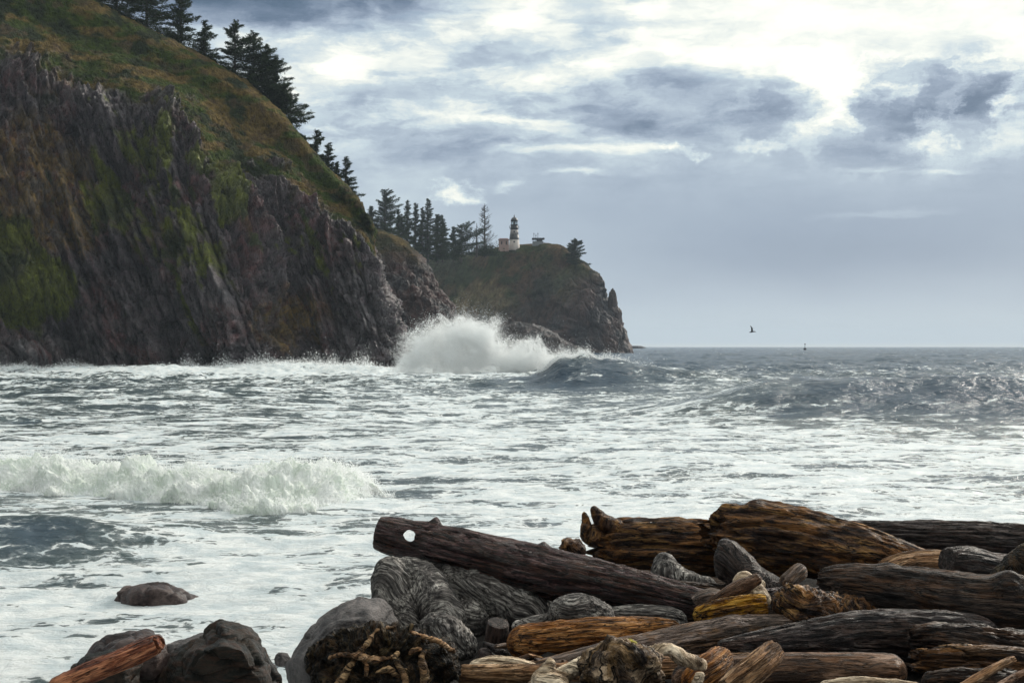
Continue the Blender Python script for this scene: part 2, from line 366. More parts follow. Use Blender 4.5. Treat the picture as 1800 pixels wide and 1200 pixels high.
fo += 0.15*sstep(0.45, 0.9, HH)*sstep(75, 55, YY)+0.16*sstep(1.0, 1.8, HH)*sstep(300, 700, YY)
fo -= 0.35*gauss(px, v, 1010, 685, 130, 14)
fo += 0.45*gauss(px, YY, 1000, 148, 60, 5)*sstep(1.2, 2.2, HH)
fo += 0.20*fbm(vec(XX/3.2, YY/7, 0*XX), 3, 57)*sstep(200, 90, YY)
fo += 0.16*fbm(vec(XX/9, YY/14, 0*XX), 3, 51)
me = mesh('sea', vec(XX, YY, HH), gridq(*XX.shape)[:, ::-1])
attr(me, 'foam', fo, 'FLOAT')
msea, nt = new_mat('sea water and foam')
pos = nd(nt, 'ShaderNodeNewGeometry').outputs['Position']
fa = nd(nt, 'ShaderNodeAttribute', attribute_name='foam').outputs['Fac']
flat = vm(nt, 'MULTIPLY', pos, (1, 1, 0))
wpv = vm(nt, 'ADD', flat, vm(nt, 'MULTIPLY', off2(nt, noise(nt, flat, 0.55, 4, 0.6, col=True)), (1.9, 1.9, 0)))
nA = noise(nt, vm(nt, 'MULTIPLY', wpv, (0.55, 1.0, 1)), 0.42, 9, 0.66)
nB = noise(nt, vm(nt, 'MULTIPLY', wpv, (0.6, 1.0, 1)), 2.6, 6, 0.62)
vor = nd(nt, 'ShaderNodeTexVoronoi', {'Vector': vm(nt, 'ADD', flat, vm(nt, 'MULTIPLY', off2(nt, noise(nt, flat, 2.4, 3, 0.6, col=True)), (0.5, 0.5, 0))), 'Scale': 2.3}, feature='DISTANCE_TO_EDGE').outputs[0]
dY = nd(nt, 'ShaderNodeSeparateXYZ', {0: pos}).outputs[1]
lace = mth(nt, 'MULTIPLY', mapr(nt, vor, 0.01, 0.16, 0.05, -0.02), mapr(nt, dY, 45, 80, 1.0, 0.0))
nS = noise(nt, vm(nt, 'MULTIPLY', wpv, (0.30, 1.5, 1)), 1.1, 8, 0.64)
fld = mth(nt, 'ADD', mth(nt, 'ADD', mth(nt, 'MULTIPLY', nA, 0.9), mth(nt, 'ADD', mth(nt, 'MULTIPLY', nB, 0.6), mth(nt, 'MULTIPLY', nS, 0.5))), lace)           # ~0.5+0.2
th = mapr(nt, fa, 0.0, 1.0, 1.21, 0.80, 'LINEAR')
d0 = mth(nt, 'SUBTRACT', fld, th)
foam = mapr(nt, d0, -0.012, 0.035)
thin = mapr(nt, d0, -0.10, 0.03, 0.0, 0.22)
fm = mth(nt, 'MAXIMUM', foam, thin)
cw = nd(nt, 'ShaderNodeBsdfPrincipled', {'Base Color': mix(nt, mapr(nt, fa, 0.15, 0.55), (0.016, 0.042, 0.072), mix(nt, mapr(nt, nA, 0.35, 0.65), (0.026, 0.048, 0.056), (0.048, 0.074, 0.070))), 'Roughness': 0.2, 'IOR': 1.33, 'Specular IOR Level': mapr(nt, fa, 0.1, 0.6, 0.30, 0.5)})
wb = mth(nt, 'ADD', noise(nt, vm(nt, 'MULTIPLY', pos, (0.8, 1.3, 0)), 1.1, 9, 0.60), mth(nt, 'MULTIPLY', noise(nt, pos, 0.23, 4, 0.55), 3.0))
bp = nd(nt, 'ShaderNodeBump', {'Strength': 0.9, 'Distance': 0.45, 'Height': wb})
nt.links.new(bp.outputs[0], cw.inputs['Normal'])
fb = nd(nt, 'ShaderNodeBump', {'Strength': 1.0, 'Distance': 0.22, 'Height': mth(nt, 'ADD', mth(nt, 'MULTIPLY', noise(nt, vm(nt, 'MULTIPLY', pos, (0.6, 1, 1)), 2.2, 9, 0.68), 1.3), mth(nt, 'MULTIPLY', fm, 0.5))})
fc = mix(nt, mapr(nt, noise(nt, wpv, 1.3, 7, 0.6), 0.35, 0.65), (0.54, 0.61, 0.64), (0.84, 0.86, 0.855))
cf = nd(nt, 'ShaderNodeBsdfPrincipled', {'Base Color': fc, 'Roughness': 0.45, 'Normal': fb.outputs[0]})
ms = nd(nt, 'ShaderNodeMixShader', {0: fm, 1: cw.outputs[0], 2: cf.outputs[0]})
finish(nt, ms.outputs[0])
tag(obj('sea', me, msea), kind='structure')

# ------------------------------------------------------------------ cliffs and headlands
def lattice(cols, nu, nv):
    """cols: list of stations, each a list of (px, py, depth); a smooth sheet through the points."""
    C = np.array([[P2(*p) for p in c] for c in cols], float)
    return catmull(catmull(C, nu, 0), nv, 1)
ROCK, ROCKD, ROCKP = (0.125, 0.096, 0.108), (0.024, 0.019, 0.026), (0.165, 0.090, 0.105)
ROCKP = (0.185, 0.088, 0.090)
OCHRE, RUST = (0.34, 0.21, 0.045), (0.20, 0.085, 0.040)
MOSS, GRASS, DRY, SHRUB = (0.22, 0.25, 0.014), (0.060, 0.088, 0.014), (0.185, 0.125, 0.038), (0.030, 0.042, 0.016)

# main cliff. station = foot below water, foot, rock 1/3, rock 2/3, grass line, mid slope, ridge, behind, far behind
def station(xb, Yb, xt, yt, Yt, xr, yr, Yr, bul=0.0):
    f_ = lambda a, b, t: a+(b-a)*t
    return [(xb, 690, Yb-2), (xb, 655, Yb), (f_(xb, xt, .30), f_(655, yt, .33), f_(Yb, Yt, .22)-bul), (f_(xb, xt, .68), f_(655, yt, .67), f_(Yb, Yt, .5)-bul),
            (xt, yt, Yt), (f_(xt, xr, .5), f_(yt, yr, .5), f_(Yt, Yr, .5)), (xr, yr, Yr), (xr-40, yr+18, Yr+45), (xr-160, yr+120, Yr+130)]
st = [station(-560, 212, -560, 70, 224, -560, -330, 262), station(-380, 218, -380, 75, 230, -380, -250, 266), station(-190, 226, -190, 90, 238, -190, -165, 270),
      station(0, 234, 0, 118, 246, 0, -85, 274), station(120, 239, 120, 155, 250, 108, -30, 276), station(240, 241, 230, 165, 252, 215, 30, 276, 1),
      station(360, 241, 330, 215, 253, 330, 88, 276, 2), station(450, 241, 405, 285, 254, 430, 145, 275, 2), station(530, 247, 480, 305, 256, 503, 212, 273),
      station(600, 247, 560, 372, 256, 572, 292, 270), station(655, 245, 612, 405, 254, 626, 349, 265), station(690, 246, 648, 432, 254, 650, 392, 261),
      station(697, 256, 657, 440, 261, 655, 402, 268), station(690, 285, 655, 452, 285, 650, 410, 288), station(660, 340, 640, 470, 330, 620, 430, 330)]
G = lattice(st, 860, 640)
N = gnormals(G); N *= np.sign(-(N[..., 1:2]+0.0001)) if np.mean(N[..., 1]) > 0 else 1
px, py = proj(G); rowt = np.linspace(0, 8, G.shape[1])[None, :]*np.ones((G.shape[0], 1))
Gw = G+0*N
# the line where turf gives way to rock, broken up by noise
gl = 4.0+0.75*fbm(G/12, 4, 60)+0.45*fbm(G*np.array([.5, .5, .12]), 4, 61)+0.35*gauss(px, py, 180, 200, 60, 50)-0.9*gauss(px, py, 420, 265, 60, 45)+0.5*gauss(px, py, 600, 330, 80, 60)*0
grass = sstep(-0.22, 0.30, rowt-gl)
grass = np.clip(grass - 0.8*sstep(0.25, 0.5, fbm(G*np.array([1, 1, .6])/6, 4, 63))*sstep(5.2, 4.1, rowt), 0, 1)
rock = 1-grass
q = px-0.38*(py-655)+16*fbm(G/9, 3, 70)
disp = np.zeros_like(px)
low = sstep(300, 470, py)
for e, wd, a in [(-120, 110, 3), (20, 120, 2.2), (128, 90, 2.4), (208, 80, 3.4), (300, 90, 1.8), (372, 70, 1.8), (457, 110, 5.2), (560, 60, 1.4), (628, 60, 1.6), (694, 70, 1.6)]:
    t = (q-(e-wd))/wd
    disp += a*np.where((t > 0) & (t < 1), t, 0)*sstep(1.06, 0.93, t)*low*rock
# buttresses and clefts in the upper rock, caves under the turf
vq = px-0.12*(py-400)+22*fbm(G/13, 3, 72)
upr = sstep(470, 330, py)*rock
disp += upr*(3.6*ridged(vec(vq/95, py/520, 0*px), 3, 75))
disp += rock*(1.7*ridged(vec(q/34, py/210, 0*px+4), 3, 78))
disp -= rock*(3.5*gauss(px, py, 185, 340, 30, 60)+3.0*gauss(px, py, 155, 300, 60, 22)+2.5*gauss(px, py, 510, 560, 55, 60)+2.0*gauss(px, py, 140, 600, 26, 45)
              + 2.2*gauss(px, py, 250, 300, 26, 70)+2.0*gauss(px, py, 508, 400, 14, 50)+1.5*gauss(px, py, 330, 330, 14, 60)+2.5*gauss(px, py, 60, 560, 70, 16))
disp += rock*(2.5*gauss(px, py, 60, 505, 55, 60)+1.5*gauss(px, py, 395, 345, 22, 45)+1.8*gauss(px, py, 300, 230, 60, 45)+2.5*gauss(px, py, 70, 630, 55, 30)+2.0*gauss(px, py, 610, 632, 75, 20))
Pd = vec((G[..., 0]*0.93+G[..., 2]*0.38)/1.0, G[..., 1], (G[..., 2]*0.93-G[..., 0]*0.38))      # strata dip with the ribs
nz1 = fbm(G/2.5, 3, 59)
d1, d2, cid = worley(Pd*np.array([1/1.5, 1/3.0, 1/6.5])+0.25*np.stack([nz1, nz1, nz1], -1), 2)
blk = (cid/255.0-0.5)
disp += rock*(1.9*blk-0.7*np.exp(-((d2-d1)/0.10)**2))
d1b, d2b, cidb = worley(G*np.array([1/1.2, 1/1.4, 1/1.2])+0.3*np.stack([nz1, nz1, nz1], -1), 5)
pil = np.clip(1.3*gauss(px, py, 310, 230, 130, 75)+.6*gauss(px, py, 30, 190, 120, 50), 0.38, 1)
disp += rock*pil*(0.40*(cidb/255.0-0.5)-0.5*np.exp(-((d2b-d1b)/0.15)**2))
disp += rock*(1.7*fbm(Pd*np.array([.55, .4, .13]), 5, 81, 0.64)+0.75*ridged(Pd*np.array([1.5, 1, .28]), 5, 84, 0.62)+0.8*ridged(G*np.array([.55, .4, .5]), 5, 88, 0.62)+1.3*fbm(G*np.array([.16, .1, .12]), 3, 87))
disp += grass*(0.9*fbm(G/5.5, 5, 90, 0.6)+0.35*ridged(G*np.array([1/3., 1/3., 1/1.2]), 3, 92)+0.28*fbm(G*1.6, 3, 95))
disp -= rock*2.4*sstep(0.30, 0.75, ridged(vec(q/60, py/330, 0*px+9), 3, 131))
disp *= sstep(8.0, 6.8, rowt)*0.9+0.1
Gd = G+N*disp[..., None]
# colours: what each patch is made of
nA_ = fbm(G/7, 4, 100); nB_ = fbm(G/2.3, 4, 103); nC_ = fbm(Pd*np.array([.35, .2, .07]), 4, 106)
c = cmix(ROCK, ROCKP, sstep(-0.15, 0.25, nA_)); c = cmix(c, ROCKD, 0.75*sstep(0.0, 0.3, nB_))
strk = ridged(Pd*np.array([1.3, .5, .10]), 4, 120)
c = cmix(c, (0.30, 0.29, 0.30), 0.75*sstep(0.25, 0.6, strk)*np.clip(gauss(px, py, 50, 640, 90, 60)+gauss(px, py, 600, 650, 110, 35)+.7*gauss(px, py, 400, 660, 70, 40)+.6*gauss(px, py, 640, 560, 40, 90)+.5*gauss(px, py, 380, 560, 60, 60), 0, 1))
oc = sstep(0.20, 0.55, 0.95*gauss(px, py, 30, 330, 90, 110)+0.9*gauss(px, py, 120, 360, 60, 80)+0.7*gauss(px, py, 500, 565, 70, 55)+0.35*gauss(px, py, 330, 420, 120, 60)+0.5*nC_)
c = cmix(c, cmix(OCHRE, RUST, sstep(-.1, .25, nB_)), 0.75*oc)
c = c*(0.55+0.9*(cidb/255.))[..., None]*(0.8+0.4*(cid/255.))[..., None]
pk = sstep(0.35, 0.8, ridged(Pd*np.array([.9, .6, .3]), 5, 141, .62)+.35*fbm(G/5, 3, 144)); c = cmix(c, (0.26, 0.23, 0.235), 0.55*pk)
ms_ = sstep(0.30, 0.50, 1.6*gauss(px, py, 55, 510, 66, 52)+0.8*gauss(px, py, 10, 410, 60, 50)+0.75*gauss(px, py, 395, 350, 26, 40)+0.62*gauss(px, py, 190, 360, 60, 70)+0.50*gauss(px, py, 340, 430, 60, 90)+0.45*gauss(px, py, 540, 430, 70, 60)+0.42*gauss(px, py, 300, 250, 110, 60)+0.95*nC_*0.8+0.35*nB_)
c = cmix(c, cmix(MOSS, GRASS, sstep(-.1, .3, nA_)), 0.85*ms_*sstep(640, 560, py))
gcol = cmix(GRASS, DRY, sstep(-0.10, 0.22, fbm(vec(G[..., 0]/9, G[..., 1]/9, G[..., 2]/3.2), 4, 110)+0.25*gauss(px, py, 430, 200, 130, 80)))
gcol = cmix(gcol, SHRUB, sstep(0.05, 0.3, fbm(G/6, 4, 113)+0.25*sstep(90, -20, py)))
gcol = cmix(gcol, (0.13, 0.085, 0.05), 0.6*sstep(0.12, 0.32, fbm(G/4, 3, 117)))
c = cmix(c, gcol, grass)
me = mesh('cliff', Gd, gridq(*px.shape)); attr(me, 'Col', c, 'FLOAT_COLOR'); attr(me, 'turf', grass, 'FLOAT')
m_cliff = terrain_mat('cliff rock and turf', 1.1, 1.0, 0.34, 1.2, 0.7)
tag(obj('cliff', me, m_cliff), kind='structure')

def headland(name, cols, nu, nv, seed, colfn, amp, sc, mat):
    G = lattice(cols, nu, nv); N = gnormals(G)
    if np.mean(N[..., 1]) > 0: N = -N
    px, py = proj(G)
    d1, d2, cid = worley(G*np.array([1/(sc*1.2), 1/(sc*2), 1/(sc*2)]), seed)
    d = amp*(1.3*fbm(G/(sc*3.2), 5, seed)+0.8*ridged(G*np.array([1/(sc*1.1), 1/sc, 1/(sc*4)]), 4, seed+3)+0.5*(cid/255-.5)-0.35*np.exp(-((d2-d1)/.12)**2))
    ro, c = colfn(G, px, py)
    G2 = G+N*(d*(0.25+0.75*ro))[..., None]
    me = mesh(name, G2, gridq(*px.shape)); attr(me, 'Col', c, 'FLOAT_COLOR'); attr(me, 'turf', 1-ro, 'FLOAT')
    return tag(obj(name, me, mat), kind='structure')
m_far = terrain_mat('distant rock and turf', 0.35, 0.7, 0.6, 2.0)
def colA(G, px, py):
    ro = sstep(425, 480, py+0.25*(px-700)*0+35*fbm(G/12, 3, 5)); n = fbm(G/10, 4, 8)
    c = cmix((0.055, 0.025, 0.022), (0.018, 0.013, 0.015), sstep(-.1, .2, n))
    g = cmix((0.030, 0.030, 0.014), (0.085, 0.060, 0.022), sstep(-.1, .2, fbm(G/7, 3, 9)))
    return ro, cmix(g, c, ro)
D = 420
headland('headland', [
    [(560, 660, D+10), (560, 640, D+10), (560, 560, D+12), (560, 480, D+18), (560, 420, D+30), (560, 395, D+60), (560, 420, D+120)],
    [(640, 660, D+4), (640, 636, D+5), (642, 560, D+8), (645, 490, D+14), (650, 430, D+26), (650, 402, D+50), (650, 430, D+110)],
    [(700, 660, D-2), (700, 636, D-2), (700, 570, D+2), (700, 510, D+8), (698, 450, D+20), (696, 416, D+38), (690, 440, D+100)],
    [(755, 660, D-4), (755, 636, D-4), (752, 580, D), (745, 530, D+4), (735, 488, D+14), (724, 436, D+30), (715, 455, D+90)],
    [(790, 660, D), (790, 636, D), (790, 590, D+4), (780, 552, D+8), (755, 512, D+18), (742, 466, D+28), (735, 480, D+90)],
    [(803, 660, D+18), (803, 636, D+18), (802, 600, D+18), (795, 563, D+20), (772, 520, D+26), (750, 486, D+36), (740, 500, D+90)],
    [(795, 660, D+70), (795, 640, D+70), (795, 610, D+70), (785, 580, D+70), (760, 550, D+70), (740, 520, D+80), (725, 520, D+110)]],
    300, 260, 21, colA, 2.2, 3.2, m_far)
def colB(G, px, py):
    ro = sstep(-60, 90, (px-930)*0.55+(py-505)+45*fbm(G/22, 4, 6))
    n = fbm(G/18, 4, 18)
    c = cmix((0.050, 0.024, 0.020), (0.016, 0.013, 0.016), sstep(-.15, .2, n))
    g = cmix((0.032, 0.040, 0.012), (0.075, 0.048, 0.024), sstep(-.12, .2, fbm(G/13, 4, 19)))
    g = cmix(g, (0.075, 0.1, 0.025), sstep(0.3, 0.7, gauss(px, py, 1010, 500, 40, 45)+.4*fbm(G/15, 3, 29)))
    g = cmix(g, (0.20, 0.16, 0.085), 0.6*sstep(.25, .6, gauss(px, py, 850, 530, 50, 35)+.5*fbm(G/9, 3, 24)))
    g = cmix(g, (0.03, 0.036, 0.02), 0.85*sstep(880, 780, px)*sstep(520, 470, py))
    return ro, cmix(g, c, ro)
D = 770
headland('far_headland', [
    [(600, 640, D+120), (600, 620, D+110), (610, 570, D+100), (620, 520, D+100), (630, 470, D+110), (640, 440, D+130), (640, 460, D+220)],
    [(720, 640, D+90), (720, 622, D+85), (725, 580, D+75), (730, 530, D+75), (735, 480, D+85), (738, 447, D+110), (738, 460, D+220)],
    [(800, 640, D+50), (800, 622, D+45), (805, 580, D+40), (810, 530, D+48), (815, 480, D+62), (820, 447, D+85), (820, 460, D+190)],
    [(870, 640, D+10), (870, 624, D+8), (870, 580, D+12), (870, 530, D+24), (872, 475, D+40), (874, 437, D+60), (872, 455, D+160)],
    [(940, 640, D-10), (940, 624, D-10), (938, 580, D), (935, 530, D+10), (932, 475, D+24), (930, 430, D+45), (928, 450, D+140)],
    [(1010, 640, D-20), (1010, 624, D-20), (1005, 585, D-12), (1000, 530, D-4), (992, 475, D+12), (983, 431, D+34), (975, 452, D+130)],
    [(1065, 640, D-20), (1063, 624, D-20), (1056, 590, D-14), (1045, 545, D-8), (1030, 498, D+6), (1014, 456, D+24), (1000, 470, D+120)],
    [(1100, 640, D-8), (1096, 624, D-8), (1088, 592, D-4), (1070, 556, D), (1057, 518, D+8), (1040, 481, D+20), (1020, 492, D+110)],
    [(1108, 640, D+20), (1104, 622, D+20), (1094, 590, D+20), (1080, 562, D+20), (1064, 532, D+24), (1052, 502, D+30), (1030, 510, D+110)],
    [(1090, 640, D+90), (1090, 622, D+90), (1080, 600, D+90), (1068, 575, D+90), (1050, 550, D+90), (1038, 522, D+90), (1020, 530, D+150)]],
    420, 260, 33, colB, 3.4, 6.0, m_far)
def colC(G, px, py): return np.ones_like(px), cmix((0.035, 0.032, 0.036), (0.07, 0.055, 0.055), sstep(-.1, .2, fbm(G/6, 4, 9)))
D = 440
headland('sea_ledge', [
    [(800, 660, D), (800, 636, D), (800, 625, D+5), (800, 612, D+12), (800, 625, D+40)],
    [(860, 660, D-4), (860, 636, D-4), (862, 612, D), (866, 585, D+10), (866, 612, D+45)],
    [(920, 660, D-8), (920, 638, D-8), (918, 606, D-3), (915, 573, D+8), (915, 605, D+45)],
    [(975, 660, D-10), (975, 638, D-10), (968, 612, D-6), (960, 582, D+5), (960, 605, D+40)],
    [(1015, 660, D-10), (1012, 639, D-10), (1008, 624, D-6), (1000, 605, D+2), (995, 620, D+35)],
    [(1060, 660, D-8), (1055, 640, D-8), (1045, 634, D-6), (1032, 622, D), (1020, 630, D+25)],
    [(1080, 662, D), (1075, 650, D), (1070, 645, D+2), (1060, 640, D+4), (1050, 645, D+20)]], 220, 110, 44, colC, 1.3, 2.5, m_far)

# ------------------------------------------------------------------ rocks
def cubesphere(n):
    V, Q = [], []
    l = np.tan(np.linspace(-math.pi/4, math.pi/4, n))
    a, b = np.meshgrid(l, l, indexing='ij'); o = np.ones_like(a)
    for k, f_ in enumerate([vec(o, a, b), vec(-o, -a, b), vec(-a, o, b), vec(a, -o, b), vec(-b, a, o), vec(b, a, -o)]):
        V.append(f_.reshape(-1, 3)); Q.append(gridq(n, n)+k*n*n)
    V = np.concatenate(V); V /= np.linalg.norm(V, axis=1)[:, None]
    key = np.round(V, 5); _, idx, inv = np.unique(key, axis=0, return_index=True, return_inverse=True)
    return V[idx], inv.reshape(-1)[np.concatenate(Q)]
CS = cubesphere(56)
def boulder_mesh(name, c, r, seed, facets=13, sharp=0.75, rough_=0.05, rot=0.0, strata=0.0):
    rg = np.random.default_rng(seed); V, Q = CS
    n = rg.normal(size=(facets, 3)); n /= np.linalg.norm(n, axis=1)[:, None]; k = rg.uniform(sharp, 1.0, facets)
    dd = V@n.T; rr = np.where(dd > 0.05, k/np.maximum(dd, 0.05), 9)
    rad = -np.log(np.exp(-34*rr).sum(1)+np.exp(-34*1.06))/34
    P = V*rad[:, None]
    P = P*(1+(rough_*2.2*fbm(P*1.7, 4, seed)+rough_*1.3*ridged(P*3.5, 5, seed+1, .6)+rough_*.3*ridged(P*np.array([2., 2., 7.]), 3, seed+9))[:, None])
    if strata: P = P*(1+(strata*ridged(P*np.array([1.2, 1.2, 9]), 3, seed+5))[:, None])
    P = P*np.asarray(r); cr, sr = math.cos(rot), math.sin(rot)
    P = vec(P[:, 0]*cr-P[:, 2]*sr, P[:, 1], P[:, 0]*sr+P[:, 2]*cr)+np.asarray(c)
    return mesh(name, P, Q)
m_rk_grey = rock_mat('grey basalt', (0.035, 0.032, 0.033), (0.080, 0.070, 0.068), (0.16, 0.14, 0.135), 3.2, 0.5, 1.0)
m_rk_dark = rock_mat('dark wet basalt', (0.004, 0.005, 0.004), (0.012, 0.011, 0.009), (0.040, 0.029, 0.022), 2.4, 0.42, 1.0, band=(0.045, 0.024, 0.016), spec=0.13)
m_rk_red = rock_mat('reddish basalt', (0.020, 0.014, 0.014), (0.052, 0.034, 0.031), (0.11, 0.080, 0.072), 1.8, 0.36, 0.9)
def boulder(px, py, Yd, rx, rz, ry, seed, mat, label, cat='boulder', group=None, **kw):
    c = P2(px, py, Yd); s = Yd/F
    o = obj(kw.pop('name', 'boulder'), boulder_mesh('boulder', c, (rx*s, ry*s, rz*s), seed, **kw), mat, loc=(c[0], c[1], c[2]-rz*s*0.8))
    return tag(o, label, cat, group)
def hull_rock(outl, Y0, fr, bk_, mat, label, seed, d, vox=.03, extra=()):
    rg = np.random.default_rng(seed); o_ = np.array(outl, float); c = o_.mean(0); P = []
    for k_, dy in ((1.0, 0), (.55, -fr), (.7, bk_)):
        for q_ in o_: v_ = c+(q_-c)*k_*rg.uniform(.92, 1.03 if k_ < 1 else 1.0); P.append(P2(v_[0], v_[1], Y0+dy*rg.uniform(.7, 1.1)))
    P += [P2(*e) for e in extra]
    bm = bmesh.new(); vs = [bm.verts.new(p) for p in P]; bmesh.ops.convex_hull(bm, input=vs)
    for v_ in [v for v in bm.verts if not v.link_faces]: bm.verts.remove(v_)
    me = bpy.data.meshes.new('t'); bm.to_mesh(me); bm.free(); o = bpy.data.objects.new('t', me); COL.objects.link(o)
    md = o.modifiers.new('r', 'REMESH'); md.mode = 'VOXEL'; md.voxel_size = vox; sm = o.modifiers.new('s', 'SMOOTH'); sm.iterations = 2
    m2 = bpy.data.meshes.new_from_object(o.evaluated_get(bpy.context.evaluated_depsgraph_get())); bpy.data.objects.remove(o)
    n = len(m2.vertices); V = np.empty(n*3, np.float32); m2.vertices.foreach_get('co', V); V = V.reshape(-1, 3)
    N_ = np.empty(n*3, np.float32); m2.vertex_normals.foreach_get('vector', N_); N_ = N_.reshape(-1, 3)
    a_, b_, c_ = worley(V*np.array([1.6, 1.6, 2.6])+.3*fbm(V*2, 2, seed)[:, None], seed)
    t_ = d*(1.6*fbm(V*1.8, 4, seed)+1.5*(c_/255-.5)-1.0*np.exp(-((b_-a_)/.07)**2)+.5*ridged(V*np.array([4, 4, 9]), 4, seed+3, .6))
    m2.vertices.foreach_set('co', (V+N_*t_[:, None]).ravel()); m2.polygons.foreach_set('use_smooth', np.full(len(m2.polygons), True)); m2.update()
    m2.materials.clear(); m2.name = 'boulder'; cc_ = V.mean(0)
    return tag(obj('boulder', m2, mat, loc=(float(cc_[0]), float(cc_[1]), float(V[:, 2].min()))), label, 'boulder')
hull_rock([(388, 1091), (428, 1106), (458, 1126), (480, 1152), (500, 1190), (515, 1250), (265, 1250), (285, 1180), (305, 1150), (335, 1128), (365, 1108)], 16.8, .9, .8, m_rk_dark, 'big dark angular boulder at the water edge with a pointed top', 7, .05, extra=[(395, 1122, 16.0), (350, 1140, 16.0)])
hull_rock([(143, 1162), (158, 1136), (190, 1118), (232, 1106), (262, 1102), (286, 1116), (310, 1150), (305, 1215), (135, 1215)], 17.5, .6, .8, m_rk_red, 'low reddish brown boulder behind the orange brown log', 8, .045)
hull_rock([(128, 1172), (145, 1154), (195, 1146), (245, 1162), (262, 1230), (118, 1230)], 16.6, .4, .6, m_rk_dark, 'small dark wet boulder under the lower end of the orange brown log', 9, .04)
hull_rock([(285, 1136), (330, 1117), (385, 1112), (410, 1128), (395, 1170), (290, 1180)], 17.8, .5, .6, m_rk_grey, 'pale flat rock wedged between the two big boulders', 10, .04)
hull_rock([(198, 1050), (216, 1032), (262, 1019), (292, 1022), (322, 1034), (346, 1044), (364, 1064), (350, 1110), (195, 1110)], 24.1, .5, .9, m_rk_red, 'isolated brown rock standing in the foam', 11, .05, vox=.035)
hull_rock([(497, 1172), (515, 1138), (548, 1095), (590, 1060), (628, 1044), (680, 1046), (720, 1110), (720, 1200), (600, 1260), (505, 1240)], 13.3, .55, .7, m_rk_grey, 'smooth grey speckled boulder leaning against the tall grey stump', 12, .018, vox=.024)
boulder(466, 1050, 26.2, 22, 11, 22, 31, m_rk_dark, 'very small dark rock awash in foam right of the isolated brown rock')
boulder(497, 1158, 15.6, 14, 12, 14, 52, m_rk_grey, 'fist sized grey stone between the dark boulder and the smooth grey boulder')

# the bank of cobbles that carries the driftwood
gx, gy = np.meshgrid(np.linspace(-14, 22, 240), np.linspace(2, 24, 200), indexing='ij')
edge = 12.2+6.9*sstep(-3.2, 0.6, gx)+0.5*fbm(vec(gx/3, gy/3, 0*gx), 3, 2)
hb = 1.20+0.50*sstep(-1.6, 0.4, gx)
gz = hb-4.6*sstep(-1.4, 1.6, gy-edge)+0.3*sstep(9, 4, gy)
w1_, w2_, _c = worley(vec(gx*2.6, gy*2.6, gz*2), 3)
gz = gz+0.16*(1-w1_)+0.05*fbm(vec(gx*3, gy*3, 0*gx), 3, 4)
me = mesh('beach', vec(gx, gy, gz), gridq(*gx.shape))
m_beach = rock_mat('dark cobbles', (0.004, 0.0035, 0.0035), (0.012, 0.010, 0.009), (0.03, 0.024, 0.02), 5.0, 0.9, 1.0)
tag(obj('beach', me, m_beach), kind='structure')

